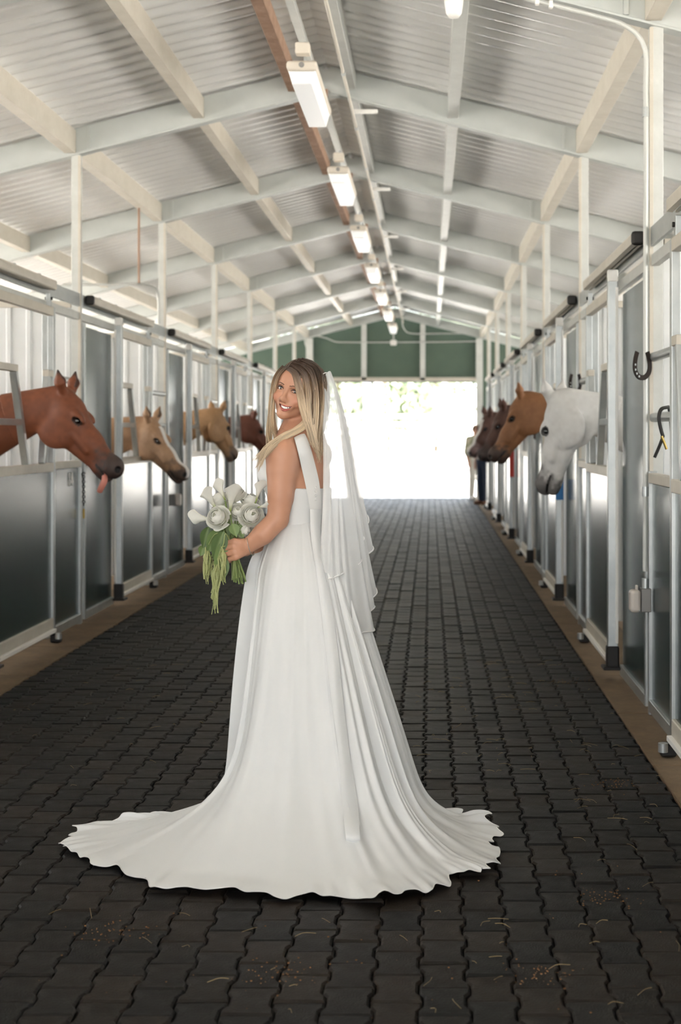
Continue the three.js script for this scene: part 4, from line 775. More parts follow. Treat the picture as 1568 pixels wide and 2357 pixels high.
// hair: a rooted cap and many strands, brown at the roots, blonde below
const ROOT = [0.055, 0.03, 0.018], MID = [0.30, 0.19, 0.108], TIP = [0.62, 0.475, 0.315];
{
  const cap = (x, y, z) => { const [a, b, c] = toH(x, y, z); let d = fuse(0.03, [ell(0.003, 0.03, -0.016, 0.086, 0.098, 0.108), ell(0.0, -0.03, -0.045, 0.082, 0.1, 0.07)])(a, b, c); d = smax(d, -ell(0, -0.03, 0.095, 0.062, 0.103, 0.072)(a, b, c), 0.012); return smax(d, -(b + 0.1), 0.02) + 0.0015 * Math.sin(a * 420 + 30 * b) * 0.6; };
  const cc = [P3(hw(-0.11, -0.13, -0.14)), P3(hw(0.11, 0.15, 0.12)), P3(hw(0.11, -0.13, 0.12)), P3(hw(-0.11, 0.15, -0.14)), P3(hw(-0.11, -0.13, 0.12)), P3(hw(0.11, 0.15, -0.14))];
  const capG = netMesh(cap, [0, 1, 2].map((i) => Math.min(...cc.map((p) => p[i]))), [0, 1, 2].map((i) => Math.max(...cc.map((p) => p[i]))), 0.0032, (x, y, z) => { const [a, b, c] = toH(x, y, z), n = noise3(a * 260, b * 30, c * 120); return mix3(mix3(ROOT, MID, smooth(0.09, 0.015, b + 0.03 * (n - 0.5))), TIP, smooth(0.04, -0.05, b + 0.05 * (n - 0.5)) * 0.8); });
  const list = [capG], solid = (p) => { const [a, b, c] = toH(p.x, p.y, p.z); return Math.min(cap(p.x, p.y, p.z), face(a, b, c)); };
  const fam = [
    // [control points, strands, spread in metres at root / middle / tip, colour offset]
    [[[660, 849, 0.093], [674, 858, 0.103], [684, 892, 0.109], [692, 932, 0.106], [708, 978, 0.104], [717, 1012, 0.108], [714, 1026, 0.115]], 60, 0.005, 0.008, 0.011],
    [[[664, 846, 0.09], [682, 856, 0.1], [694, 892, 0.11], [700, 932, 0.108], [712, 978, 0.106], [720, 1014, 0.108], [724, 1034, 0.112]], 60, 0.005, 0.009, 0.01],
    [[[668, 841, 0.08], [698, 856, 0.1], [709, 902, 0.112], [711, 950, 0.112], [719, 995, 0.108], [728, 1035, 0.112], [737, 1056, 0.112]], 75, 0.007, 0.011, 0.009],
    [[[676, 834, 0.06], [713, 850, 0.085], [726, 902, 0.1], [725, 955, 0.1], [722, 1000, 0.104], [731, 1034, 0.108], [735, 1066, 0.11]], 75, 0.008, 0.012, 0.008],
    [[[686, 830, 0.03], [728, 848, 0.055], [739, 900, 0.075], [737, 955, 0.075], [730, 1002, 0.09], [728, 1030, 0.1], [733, 1050, 0.104]], 70, 0.009, 0.012, 0.009],
    [[[697, 828, 0.0], [740, 852, 0.02], [749, 905, 0.03], [745, 958, 0.04], [737, 1000, 0.07], [737, 1030, 0.09], [741, 1050, 0.1]], 60, 0.009, 0.011, 0.008],
    [[[704, 832, -0.03], [746, 866, -0.02], [752, 920, -0.01], [746, 970, 0.02], [738, 1010, 0.05], [735, 1040, 0.09]], 45, 0.01, 0.012, 0.008],
    [[[660, 846, 0.088], [644, 861, 0.088], [633, 892, 0.078], [628, 938, 0.066], [626, 985, 0.06], [634, 1010, 0.06], [630, 1030, 0.08]], 55, 0.005, 0.007, 0.011],
    [[[654, 843, 0.06], [636, 866, 0.058], [627, 905, 0.045], [622, 958, 0.03], [619, 1000, 0.03], [622, 1030, 0.05], [612, 1052, 0.08]], 60, 0.006, 0.008, 0.011],
    [[[650, 850, 0.03], [632, 880, 0.02], [626, 930, 0.01], [632, 985, 0.01], [640, 1010, 0.03], [636, 1035, 0.06]], 40, 0.006, 0.01, 0.012],
    [[[716, 930, 0.07], [714, 962, 0.085], [694, 985, 0.108], [662, 1001, 0.15], [632, 1019, 0.196], [607, 1043, 0.2], [588, 1064, 0.19]], 95, 0.01, 0.0125, 0.017],
    [[[712, 940, 0.075], [704, 968, 0.09], [680, 990, 0.12], [650, 1008, 0.17], [622, 1030, 0.205], [603, 1060, 0.2], [590, 1083, 0.185]], 45, 0.008, 0.011, 0.013],
  ];
  fam.forEach(([pts, N, s0, s1, s2], fi) => {
    const locks = 5 + (N / 18 | 0), off = []; for (let i = 0; i < locks; i++) off.push([rnd(-1, 1), rnd(-1, 1), rnd(0, 6)]);
    for (let n = 0; n < N; n++) {
      const lk = off[n % locks], jx = lk[0] * 0.75 + rnd(-0.4, 0.4), jz = lk[1] * 0.75 + rnd(-0.4, 0.4), ph = lk[2] + rnd(-0.3, 0.3), end = 1 - rnd(0, 0.12), m = pts.length - 1;
      const P = pts.map(([x, y, z], i) => { const t = i / m, s = t < 0.5 ? lerp(s0, s1, t * 2) : lerp(s1, s2, t * 2 - 1), v = q(x, y, z); const wv = fi > 20 ? 0 : 0.006 * smooth(0.3, 0.75, t); const i0 = Math.max(0, i - 1), i1 = Math.min(m, i + 1), tx = pts[i1][0] - pts[i0][0], ty = -(pts[i1][1] - pts[i0][1]), tl = Math.hypot(tx, ty) || 1; v.x += (ty / tl) * jx * s; v.y += (-tx / tl) * jx * s; v.z += jz * s * 0.8; v.x += wv * Math.sin(ph + t * 9); v.z += wv * Math.cos(ph + t * 8); const dp = rnd(0.001, 0.006); for (let w = 0; w < 30 && i < 5 && solid(v) < dp; w++) v.z += 0.0025; return v; });
      const R = rnd(0.0013, 0.0026), cv = new THREE.CatmullRomCurve3(P, false, 'centripetal'), e = rnd(0.72, 1.02), Q = []; for (let i = 0; i <= 9; i++) { const v = cv.getPoint(Math.min(1, i / 9 * e)); const t = i / 9; v.x += 0.004 * lk[0] * smooth(0.7, 1, t); if (n % 9 === 0) { v.x += rnd(-1, 1) * 0.006 * t * t; v.y += rnd(-1, 1) * 0.006 * t * t; } Q.push(v); }
      const g = tube(Q, (t) => R * (t > 0.6 ? lerp(1, 0.2, (t - 0.6) / 0.4) : t < 0.1 ? lerp(0.6, 1, t * 10) : 1), 18, 4), tone = rnd(-0.3, 0.18), top = fi < 9 || fi > 20 ? 0 : 0.5;
      paintAll(g, (x, y, z) => { const [a, b] = toH(x, y, z), k = clamp(smooth(0.09, 0.012, b + 0.03 * tone)), k2 = clamp(smooth(0.045, -0.06, b)); const c = mix3(mix3(ROOT, MID, k), TIP, k2); const f = 1 + tone; return [c[0] * f, c[1] * f, c[2] * f]; });
      list.push(g);
    }
  });
  part(bride, 'hair', join(list), M.hair);
}
// veil: two falls of tulle from a comb, hem bound with satin
{
  const sheet = (bottom, top, n, name, bow) => {
    const cb = new THREE.CatmullRomCurve3(bottom, false, 'centripetal'), ct = new THREE.CatmullRomCurve3(top, false, 'centripetal'), pos = [], idx = [], NU = n, NV = 40, edge = [];
    for (let i = 0; i <= NU; i++) {
      const a = ct.getPoint(i / NU), b = cb.getPoint(i / NU); edge.push(b);
      for (let j = 0; j <= NV; j++) { const t = j / NV, p = a.clone().lerp(b, t); p.x += bow * Math.sin(Math.PI * t) * (1 - t) + 0.004 * Math.sin(i * 0.55) * t * (1 - t) * 4; p.z += 0.006 * Math.sin(i * 0.8 + 1) * t; pos.push(p.x, p.y, p.z); }
    }
    for (let i = 0; i < NU; i++) for (let j = 0; j < NV; j++) { const a = i * (NV + 1) + j; idx.push(a, a + 1, a + NV + 1, a + 1, a + NV + 2, a + NV + 1); }
    const g = new THREE.BufferGeometry(); g.setAttribute('position', new THREE.Float32BufferAttribute(pos, 3)); g.setIndex(idx); g.computeVertexNormals();
    const m = part(bride, name, g, M.tulle); part(m, 'satin_edge', tube(edge, 0.0032, 260, 5), M.satin); return m;
  };
  const T = (n) => { const r = []; for (let i = 0; i <= n; i++) { const t = i / n; r.push(q(lerp(766, 738, t) + 6 * Math.sin(t * 3.1), lerp(872, 880, t) - 22 * Math.sin(t * 3.1), lerp(-0.1, 0.045, t))); } return r; };
  sheet([q(812, 1150, -0.2), q(849, 1196, -0.16), q(826, 1236, -0.12), q(860, 1262, -0.1), q(824, 1296, -0.06), q(868, 1363, -0.03), q(834, 1392, 0.02), q(863, 1396, 0.05), q(834, 1425, 0.09), q(862, 1449, 0.12), q(835, 1456, 0.2), q(808, 1462, 0.26), q(785, 1466, 0.25), q(765, 1470, 0.28), q(735, 1472, 0.25)], T(10), 120, 'veil', 0.02);
  sheet([q(800, 1120, -0.15), q(836, 1180, -0.1), q(812, 1215, -0.05), q(838, 1240, 0.0), q(808, 1262, 0.05), q(832, 1290, 0.1), q(806, 1310, 0.16), q(785, 1322, 0.22), q(765, 1330, 0.24), q(738, 1335, 0.24)], T(8), 90, 'veil_layer', 0.03);
  const comb = part(bride, 'veil_comb', tube([q(741, 862, 0.045), q(750, 858, 0.02), q(758, 862, -0.03), q(764, 870, -0.08)], 0.002, 20, 6), M.satin);
}
// ---------- bouquet: white roses, calla lilies, trailing green amaranth ----------
M.petal = std({ color: 0xffffff, vertexColors: true, roughness: 0.9, side: THREE.DoubleSide, transmission: 0.3, thickness: 0 });
M.leaf = std({ color: 0xffffff, vertexColors: true, roughness: 0.55, side: THREE.DoubleSide });
{
  const bq = thing('bouquet', 'bouquet of white roses and calla lilies with trailing green amaranth held by the bride', 'bouquet', [B.x, 0, B.z]);
  const patch = (nu, nv, f, c) => { const pos = [], col = [], idx = []; for (let j = 0; j <= nv; j++) for (let i = 0; i <= nu; i++) { const u = i / nu, v = j / nv, p = f(u, v); pos.push(p.x, p.y, p.z); col.push(...c(u, v)); } for (let j = 0; j < nv; j++) for (let i = 0; i < nu; i++) { const a = j * (nu + 1) + i; idx.push(a, a + 1, a + nu + 1, a + 1, a + nu + 2, a + nu + 1); } const g = new THREE.BufferGeometry(); g.setAttribute('position', new THREE.Float32BufferAttribute(pos, 3)); g.setAttribute('color', new THREE.Float32BufferAttribute(col, 3)); g.setIndex(idx); g.computeVertexNormals(); return g; };
  const orient = (g, p, dir, roll = 0) => { const qn = new THREE.Quaternion().setFromUnitVectors(V(0, 1, 0), dir.clone().normalize()).multiply(new THREE.Quaternion().setFromAxisAngle(V(0, 1, 0), roll)); g.applyQuaternion(qn); g.translate(p.x, p.y, p.z); return g; };
  const IV = [0.88, 0.87, 0.80], CR = [0.78, 0.78, 0.60], GR = [0.34, 0.42, 0.10];
  const rose = (R) => {
    const list = []; let ph = rnd(0, 6);
    for (let k = 0; k < 30; k++) {                                     // nested petals: closed over the heart, opening outwards
      const t = k / 29, rho = R * lerp(0.26, 0.93, t), cy = R * lerp(0.36, -0.02, t), tm = lerp(2.75, 1.42, Math.pow(t, 1.15)) + rnd(-0.08, 0.08), w = lerp(1.15, 0.8, t), n1 = rnd(0, 9), lip = Math.pow(t, 2) * 0.16, p0 = ph; ph += 2.399;
      list.push(patch(8, 7, (u, v) => { const c = (u - 0.5) * 2, th = lerp(0.35, tm * (1 - 0.13 * c * c), v), a = p0 + c * w * Math.sin(Math.min(Math.PI / 2, 0.5 + v * 1.3)), r = rho * (1 + 0.03 * Math.sin(c * 4 + n1) * v) + R * lip * Math.pow(v, 5); return V(Math.cos(a) * Math.sin(th) * r, cy - Math.cos(th) * r * 0.92 - R * lip * 0.6 * Math.pow(v, 6), Math.sin(a) * Math.sin(th) * r); }, (u, v) => mix3(CR, IV, smooth(0.0, 0.75, v))));
    }
    return join(list);
  };
  const calla = (L, W) => patch(28, 18, (u, v) => { const a = (u - 0.5) * 2 * Math.PI * 1.06, flare = Math.pow(v, 2.2), front = 0.5 + 0.5 * Math.cos(a), r = lerp(0.12, 0.46, v) * W * 0.62 + Math.pow(v, 3.2) * W * lerp(0.16, 0.62, front * front), y = L * v - flare * W * 0.25 * (1 - front) + Math.pow(v, 3) * (front - 0.5) * W * 0.55 + 0.3 * W * Math.pow(front, 14) * v * v; return V(Math.cos(a) * r, y, Math.sin(a) * r * 0.85); }, (u, v) => mix3(GR, v < 0.45 ? mix3(CR, IV, v * 2) : IV, smooth(0.02, 0.34, v)));
  const P = (n, g, m) => part(bq, n, g, m), faceRoll = (dir) => { const b = new THREE.Quaternion().setFromUnitVectors(V(0, 1, 0), dir.clone().normalize()); let best = 0, top = -9; for (let r = 0; r < 6.28; r += 0.1) { const x = V(1, 0, 0).applyAxisAngle(V(0, 1, 0), r).applyQuaternion(b); if (x.z > top) { top = x.z; best = r; } } return best + 0.35; };
  const bind = q(541, 1266, 0.115);
  const flowers = [
    ['rose', 500, 1190, 0.175, [-0.35, 0.35, 0.95], 0.047], ['rose', 580, 1186, 0.15, [0.35, 0.3, 0.9], 0.05], ['rose', 548, 1177, 0.135, [0.05, 0.4, 0.9], 0.038], ['rose', 540, 1135, 0.1, [-0.1, 0.9, 0.45], 0.043],
    ['rose', 578, 1152, 0.08, [0.3, 0.9, 0.3], 0.04], ['rose', 566, 1222, 0.14, [0.5, -0.25, 0.7], 0.034], ['rose', 505, 1148, 0.07, [-0.5, 0.8, 0.1], 0.04], ['rose', 556, 1212, 0.06, [0.3, 0.2, -0.8], 0.04], ['rose', 518, 1180, 0.05, [-0.4, 0.3, -0.8], 0.045],
    ['calla_lily', 497, 1170, 0.14, [-0.42, 0.75, 0.35], 0.075], ['calla_lily', 530, 1176, 0.15, [0.12, 1, 0.25], 0.085], ['calla_lily', 492, 1196, 0.12, [-1, 0.12, 0.25], 0.07], ['calla_lily', 590, 1152, 0.12, [0.25, 1, 0.1], 0.06], ['calla_lily', 518, 1150, 0.11, [-0.45, 1, 0.1], 0.06], ['calla_lily', 594, 1168, 0.14, [0.9, 0.25, 0.4], 0.05],
  ];
  for (const [kind, x, y, z, d, R] of flowers) {
    const p = q(x, y, z), dir = V(...d).normalize();
    const f = P(kind, orient(kind === 'rose' ? rose(R) : calla(R * 1.05, R * 0.74), p, dir, kind === 'rose' ? rnd(0, 6) : faceRoll(dir)), M.petal);
    if (kind === 'calla_lily') part(f, 'spadix', orient(new THREE.CylinderGeometry(0.0025, 0.0035, R * 0.75, 8), p.clone().addScaledVector(dir, R * 0.5), dir), M.gold);
    const a = p.clone().addScaledVector(dir, kind === 'rose' ? -R * 0.3 : 0), m = a.clone().lerp(bind, 0.55).add(V(0, -0.012, 0));
    const e = bind.clone().add(V((p.x - bind.x) * 0.12, 0, (p.z - bind.z) * 0.15)), fot = q(552 + (x - 540) * 0.28 + rnd(-5, 5), 1337 + rnd(-8, 9), 0.115 + (z - 0.115) * 0.3 + rnd(-0.012, 0.012));
    P('stem', paintAll(tube([a, m, e, fot], 0.0033, 24, 7), mix3([0.13, 0.19, 0.05], [0.30, 0.36, 0.13], rnd())), M.leaf);
  }
  for (let i = 0; i < 10; i++) P('stem', paintAll(tube([q(535 + rnd(-14, 14), 1228, 0.115 + rnd(-0.03, 0.03)), bind.clone().add(V(rnd(-0.014, 0.014), 0, rnd(-0.018, 0.018))), q(548 + rnd(-15, 14), 1334 + rnd(-12, 8), 0.115 + rnd(-0.03, 0.03))], rnd(0.0026, 0.004), 16, 7), mix3([0.07, 0.11, 0.035], [0.28, 0.34, 0.12], rnd())), M.leaf);
  // leaves
  for (const [x0, y0, x1, y1, z, w] of [[505, 1215, 478, 1275, 0.14, 0.028], [515, 1222, 492, 1290, 0.165, 0.03], [480, 1212, 468, 1262, 0.1, 0.024], [535, 1205, 545, 1235, 0.17, 0.02], [550, 1205, 560, 1238, 0.15, 0.02], [520, 1240, 496, 1322, 0.16, 0.024], [530, 1208, 505, 1240, 0.12, 0.022], [545, 1225, 572, 1240, 0.13, 0.014], [470, 1255, 462, 1280, 0.1, 0.018], [522, 1285, 512, 1340, 0.16, 0.016]]) {
    const a = q(x0, y0, z), b = q(x1, y1, z + 0.015), d = b.clone().sub(a), L = d.length(), s = new THREE.Vector3().crossVectors(d, V(0.25, 0, 1)).normalize(), nrm = new THREE.Vector3().crossVectors(s, d).normalize(), tn = rnd(0, 1);
    P('leaf', patch(6, 14, (u, v) => { const k = Math.sin(Math.PI * Math.pow(v, 0.8)) * w, c = (u - 0.5) * 2; return a.clone().addScaledVector(d, v).addScaledVector(s, c * k).addScaledVector(nrm, 0.25 * k * Math.abs(c) - 0.12 * L * v * v); }, (u, v) => mix3(mix3([0.055, 0.10, 0.025], [0.15, 0.22, 0.07], tn), [0.24, 0.31, 0.12], Math.abs(u - 0.5) < 0.07 ? 0.5 : 0)), M.leaf);
  }
  // amaranth tassels: knobbly hanging strings
  const tassel = (x0, y0, x1, y1, n, z, len) => {
    const top = q(x0, y0, z), list = [];
    P('tassel_stem', paintAll(tube([bind.clone().add(V(-0.01, 0.02, 0.02)), q(lerp(x0, 530, 0.4), y0 - 34, z + 0.02), q(x0 + 4, y0 - 12, z + 0.01), top], 0.0022, 20, 6), [0.30, 0.36, 0.14]), M.leaf);
    for (let i = 0; i < n; i++) {
      const e = q(x1 + rnd(-9, 9), y1 - rnd(0, (y1 - y0) * 0.42), z + rnd(-0.015, 0.02)), m1 = top.clone().lerp(e, 0.35).add(V(rnd(-0.012, 0.012), 0.006, rnd(-0.012, 0.012))), m2 = top.clone().lerp(e, 0.7).add(V(rnd(-0.006, 0.006), 0, rnd(-0.006, 0.006))), R = rnd(0.0021, 0.0033), k = rnd(0, 6);
      const g = tube([top.clone().add(V(rnd(-0.008, 0.008), rnd(-0.02, 0.01), rnd(-0.008, 0.008))), m1, m2, e], (t) => R * (0.55 + 0.6 * Math.sin(Math.PI * Math.min(0.97, t + 0.12))) * (1 + 0.16 * Math.sin(t * 130 + k) + 0.1 * Math.sin(t * 71)), 56, 7), tn = rnd();
      list.push(paintAll(g, (X, Y, Z) => mix3(mix3([0.20, 0.24, 0.07], [0.36, 0.38, 0.15], tn), [0.45, 0.45, 0.22], noise3(X * 420, Y * 420, Z * 420) * 0.6)));
    }
    P('amaranth_tassel', join(list), M.leaf);
  };
  tassel(478, 1262, 476, 1346, 17, 0.14); tassel(498, 1295, 494, 1414, 24, 0.16); tassel(511, 1262, 512, 1350, 15, 0.175); tassel(486, 1285, 488, 1330, 8, 0.12);
}
// ---------- two people by the far doorway ----------
M.cloth = std({ color: 0xffffff, vertexColors: true, roughness: 0.85 });
function standing(name, label, pos, turn, h, c) {
  const o = thing(name, label, 'person', pos, turn), S = h / 1.7;
  const trunk = fuse(0.08, [ell(0, 1.27, 0, 0.17, 0.22, 0.11), ell(0, 1.05, 0, 0.14, 0.18, 0.1), ell(0, 0.92, 0, 0.165, 0.14, 0.115), cone(-0.17, 1.39, 0, 0.055, 0.17, 1.39, 0, 0.055)]);
  const legs = fuse(0.03, [-1, 1].flatMap((s) => [cone(s * 0.085, 0.88, 0, 0.09, s * 0.095, 0.48, 0.01, 0.062), cone(s * 0.095, 0.48, 0.01, 0.062, s * 0.1, 0.09, -0.02, 0.042)]));
  const feet = fuse(0.02, [-1, 1].map((s) => cone(s * 0.1, 0.045, -0.03, 0.042, s * 0.12, 0.035, 0.13, 0.034)));
  const arms = fuse(0.02, [-1, 1].flatMap((s) => [cone(s * 0.2, 1.38, 0, 0.05, s * 0.24, 1.1, -0.02, 0.042), cone(s * 0.24, 1.1, -0.02, 0.042, s * 0.22, 0.86, 0.05, 0.03)]));
  const hands = fuse(0.008, [-1, 1].flatMap((s) => [cone(s * 0.22, 0.86, 0.05, 0.028, s * 0.215, 0.79, 0.06, 0.032), ...[-0.02, -0.007, 0.007, 0.02].map((k) => cone(s * 0.215, 0.78, 0.06 + k, 0.01, s * 0.205, 0.7 + Math.abs(k), 0.066 + k * 1.2, 0.008)), cone(s * 0.21, 0.82, 0.085, 0.011, s * 0.195, 0.77, 0.105, 0.009)]));
  const head = fuse(0.03, [ell(0, 1.6, 0, 0.074, 0.1, 0.09), ell(0, 1.555, 0.03, 0.055, 0.07, 0.06), cone(0, 1.5, -0.01, 0.05, 0, 1.43, -0.02, 0.055), ell(0, 1.575, 0.1, 0.012, 0.02, 0.018), ell(0.076, 1.585, -0.005, 0.01, 0.028, 0.018), ell(-0.076, 1.585, -0.005, 0.01, 0.028, 0.018)]);
  const all = (x, y, z) => smin(smin(smin(trunk(x, y, z), legs(x, y, z), 0.05), smin(arms(x, y, z), hands(x, y, z), 0.015), 0.03), smin(head(x, y, z), feet(x, y, z), 0.02), 0.03);
  const T = (g) => { g.scale(S, S, S); return g; }, L = [-0.34, -0.01, -0.2], U = [0.34, 1.74, 0.22];
  part(o, 'body', T(netMesh(all, L, U, 0.014, () => [0.5, 0.27, 0.18])), M.skin);
  const inv = (n) => (x, y, z) => { const k = noise3(x * 22 + n, y * 22, z * 22); return k; };
  part(o, 'shirt', T(netMesh((x, y, z) => Math.max(smin(trunk(x, y, z), arms(x, y, z), 0.03) - 0.014, c.hem - y, y - 1.46, Math.abs(x) > 0.19 ? 1.0 - y : -1), L, U, 0.014, (x, y, z) => mix3(c.a, c.b, smooth(0.4, 0.6, inv(3)(x, y, z))))), M.cloth);
  part(o, 'trousers', T(netMesh((x, y, z) => Math.max(smin(trunk(x, y, z), legs(x, y, z), 0.05) - 0.012 - 0.012 * smooth(0.6, 0.1, y), y - 1.0, 0.06 - y), L, U, 0.014, () => c.legs)), M.cloth);
  part(o, 'shoes', T(netMesh((x, y, z) => Math.max(feet(x, y, z) - 0.008, -y, y - 0.09), [-0.2, -0.02, -0.12], [0.2, 0.12, 0.2], 0.012, () => c.shoes)), M.cloth);
  part(o, 'hair', T(netMesh((x, y, z) => Math.max(ell(0, 1.61, -0.012, 0.083, 0.105, 0.098)(x, y, z), -ell(0, 1.555, 0.085, 0.065, 0.1, 0.07)(x, y, z), 1.52 - y), [-0.12, 1.48, -0.14], [0.12, 1.74, 0.12], 0.012, () => c.hair)), M.cloth);
  for (const s of [-1, 1]) { part(o, 'eye', new THREE.SphereGeometry(0.011 * S, 10, 8), M.eye, [s * 0.03 * S, 1.602 * S, 0.079 * S]); }
  part(o, 'mouth', new THREE.TorusGeometry(0.02 * S, 0.004, 6, 12, Math.PI), M.lash, [0, 1.535 * S, 0.083 * S], [0, 0, Math.PI]);
  return o;
}
standing('person', 'person in a patterned khaki and cream shirt standing in the far doorway', [1.0, 0, -32.3], 0.5, 1.62, { a: [0.62, 0.56, 0.42], b: [0.34, 0.34, 0.22], legs: [0.72, 0.68, 0.60], hem: 0.86, shoes: [0.6, 0.55, 0.5], hair: [0.12, 0.07, 0.04] });
standing('person', 'person in dark navy trousers beside the last right stall', [1.1, 0, -30.0], -0.9, 1.66, { a: [0.30, 0.28, 0.26], b: [0.36, 0.33, 0.3], legs: [0.012, 0.022, 0.05], hem: 0.92, shoes: [0.14, 0.06, 0.03], hair: [0.05, 0.03, 0.02] });
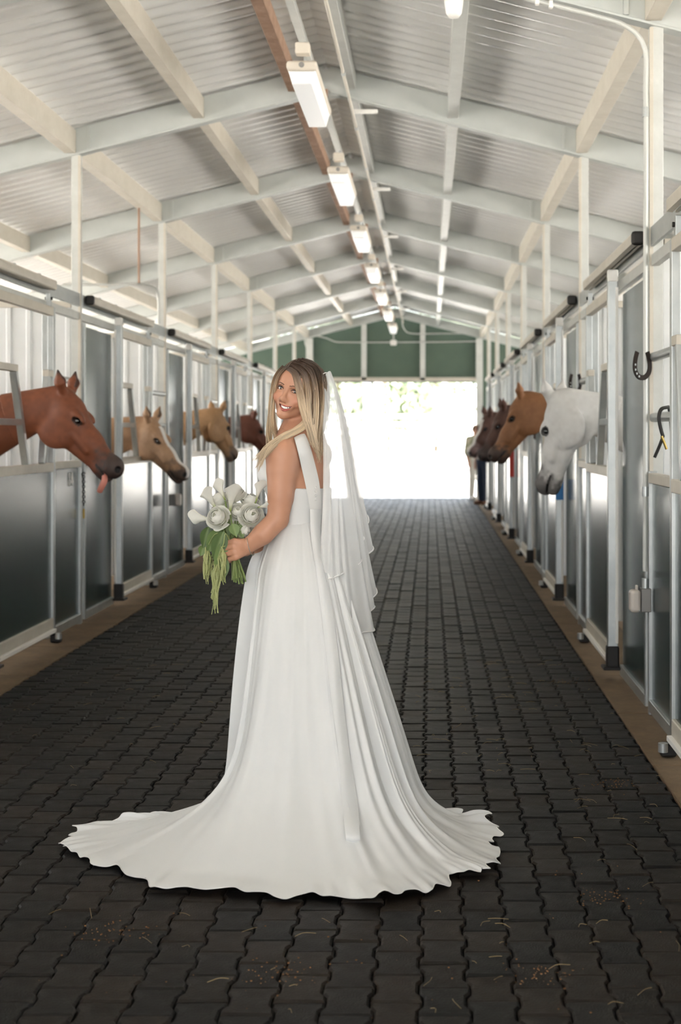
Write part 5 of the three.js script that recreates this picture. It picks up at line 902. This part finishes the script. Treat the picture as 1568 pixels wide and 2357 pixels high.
// ---------- beyond the doorway: fence, columns, trees ----------
M.bark = std({ color: 0x7a6a58, roughness: 0.9 });
M.foliage = std({ color: 0xffffff, vertexColors: true, roughness: 0.7, side: THREE.DoubleSide });
M.bluegrey = std({ color: 0x9aa0ac, roughness: 0.6 });
{
  const Z = 52, fence = thing('rail_fence', 'white rail fence round the sunlit arena beyond the doorway', 'fence', [0, 0, -Z]);
  for (let x = -14; x <= 14; x += 2) part(fence, 'post', box(0.13, 1.55, 0.13, 0.01), M.white, [x, 0.72, 0]);
  for (const y of [0.35, 0.72, 1.09, 1.44]) for (let x = -14; x < 14; x += 2) part(fence, 'rail', box(1.96, 0.14, 0.04, 0.006), M.white, [x + 1, y, 0.09]);
  const far = thing('rail_fence', 'farther white fence just under the trees beyond the arena', 'fence', [0, 0, -66]);
  for (let x = -16; x <= 16; x += 2) part(far, 'post', box(0.14, 2.3, 0.14, 0.01), M.white, [x, 1.1, 0]);
  for (const y of [1.45, 1.85, 2.2]) for (let x = -16; x < 16; x += 2) part(far, 'rail', box(1.96, 0.16, 0.04, 0.006), M.white, [x + 1, y, 0.09]);
  const canopy = struct('trim_1', 'open shade roof on tall columns beyond the arena', 'shelter', [0, 0, 0]);
  for (const [px, w, m] of [[846, 0.3, M.bluegrey], [871, 0.34, M.white]]) { const p = at(px, 960, 58); part(canopy, 'column', box(w, 4.6, 0.3, 0.02), m, [p.x, 2.3, p.z]); }
  part(canopy, 'beam', box(9, 0.3, 0.4, 0.02), M.white, [-3, 4.75, -58]); part(canopy, 'roof', box(10, 0.1, 5, 0.02), M.roof, [-3, 4.96, -58]);
  for (const x of [-6.4, 0.6]) part(canopy, 'column', box(0.2, 4.6, 0.2, 0.02), M.white, [x, 2.3, -59.8]);
  const shed = thing('shed', 'low white shed under the trees at the right of the doorway', 'shed', [1.9, 0, -70]);
  part(shed, 'wall', box(4.2, 2.5, 2.4, 0.02), M.white, [0.6, 1.22, 0]); part(shed, 'roof', bar(V(0.6, 2.72, 1.4), V(0.6, 3.1, -1.4), 4.5, 0.08), M.roof);
  for (const x of [-0.6, 0.6, 1.8]) part(shed, 'window', box(0.7, 0.5, 0.03, 0.01), M.bluegrey, [x, 1.85, 1.21]);
  // trees
  const leafG = (() => { const g = new THREE.BufferGeometry(); g.setAttribute('position', new THREE.Float32BufferAttribute([0, 0, 0, 0.35, 0.12, 0.06, 0, 0.75, 0, -0.35, 0.12, 0.06], 3)); g.setIndex([0, 1, 2, 0, 2, 3]); g.computeVertexNormals(); return g; })();
  const trees = [[-9, 78, 8, 'broad pale green tree at the left beyond the arena'], [-5.2, 84, 9.5, 'tall tree just left of the grey column'], [-2.3, 76, 7, 'low leafy tree right of the pale column'], [0.4, 88, 10, 'tall tree in the middle of the doorway view'], [2.9, 80, 8.5, 'dense tree above the white shed'], [8.6, 92, 9, 'tree at the right behind the stalls end']];
  for (const [x, z, h, label] of trees) {
    const t = thing('tree', label, 'tree', [x, 0, -z], 0, 'trees beyond the arena');
    part(t, 'trunk', tube([V(0, 0, 0), V(0.1, h * 0.2, 0.05), V(-0.05, h * 0.45, 0), V(0.05, h * 0.7, 0)], (k) => lerp(0.22, 0.06, k), 12, 8), M.bark);
    const N = 2200, pos = [], col = [], o = new THREE.Object3D(), lv = leafG.attributes.position, v = V(), idx = [];
    const blobs = []; for (let i = 0; i < 11; i++) blobs.push([rnd(-1, 1) * h * 0.26, h * rnd(0.22, 0.86), rnd(-1, 1) * h * 0.22, h * rnd(0.1, 0.19)]);
    for (let i = 0; i < N; i++) {
      const b = blobs[i % blobs.length], a = rnd(0, 6.283), e = Math.acos(rnd(-1, 1)), r = b[3] * Math.pow(rnd(), 0.35);
      o.position.set(b[0] + r * Math.sin(e) * Math.cos(a), b[1] + r * Math.cos(e), b[2] + r * Math.sin(e) * Math.sin(a)); o.rotation.set(rnd(0, 6), rnd(0, 6), rnd(0, 6)); o.scale.setScalar(rnd(0.35, 0.7)); o.updateMatrix();
      const c = mix3([0.26, 0.32, 0.20], [0.46, 0.5, 0.38], rnd()), k0 = pos.length / 3; for (let j = 0; j < 4; j++) { v.fromBufferAttribute(lv, j).applyMatrix4(o.matrix); pos.push(v.x, v.y, v.z); col.push(...c); } idx.push(k0, k0 + 1, k0 + 2, k0, k0 + 2, k0 + 3);
    }
    const g = new THREE.BufferGeometry(); g.setAttribute('position', new THREE.Float32BufferAttribute(pos, 3)); g.setAttribute('color', new THREE.Float32BufferAttribute(col, 3)); g.setIndex(idx); g.computeVertexNormals();
    part(t, 'foliage', g, M.foliage);
  }
}
// loose straw and crumbs of dirt on the paving
{
  const straw = [], crumb = [];
  for (let i = 0; i < 260; i++) {
    const side = rnd() < 0.62, Z = rnd(3.7, 9.5), x = side ? rnd(-0.1, 0.98) : rnd(-2.3, -0.3), L = rnd(0.015, 0.07) * (rnd() < 0.2 ? 1.6 : 1), a = rnd(0, 6.28), p = V(x, 0.006, -Z), d = V(Math.cos(a) * L, 0, Math.sin(a) * L);
    if (Math.abs(x + 0.45) < 1.0 && Z > 4.5 && Z < 6.1) continue;
    straw.push(tube([p, p.clone().addScaledVector(d, 0.5).add(V(rnd(-0.008, 0.008), 0.004, rnd(-0.008, 0.008))), p.clone().add(d)], rnd(0.0005, 0.0008), 5, 4));
  }
  for (let i = 0; i < 420; i++) {
    const cl = [[-0.93, 4.28], [0.3, 3.95], [0.55, 4.6], [-0.4, 3.95], [0.75, 6.1], [0.8, 8.6]][i % 6], sp = i % 5 ? 0.11 : 0.5, x = clamp(cl[0] + (rnd() + rnd() + rnd() - 1.5) * sp, -2.3, 0.94), Z = Math.max(3.6, cl[1] + (rnd() + rnd() + rnd() - 1.5) * sp * 0.9);
    const g = new THREE.IcosahedronGeometry(rnd(0.0012, 0.004), 0); g.scale(1, 0.6, 1); g.translate(x, 0.004, -Z); crumb.push(g);
  }
  M.straw = std({ color: 0xa08a60, roughness: 0.8 }); M.crumb = std({ color: 0x6e4d2c, roughness: 0.95 });
  const s = lit(new THREE.Mesh(join(straw), M.straw)); s.name = 'loose_straw'; s.userData = { label: 'loose bits of straw scattered over the dark paving', category: 'straw', kind: 'stuff' }; scene.add(s);
  const c = lit(new THREE.Mesh(join(crumb.map((g) => mergeVertices(g))), M.crumb)); c.name = 'dirt_crumbs'; c.userData = { label: 'small brown crumbs of dirt on the paving', category: 'dirt', kind: 'stuff' }; scene.add(c);
}
renderer.render(scene, camera);
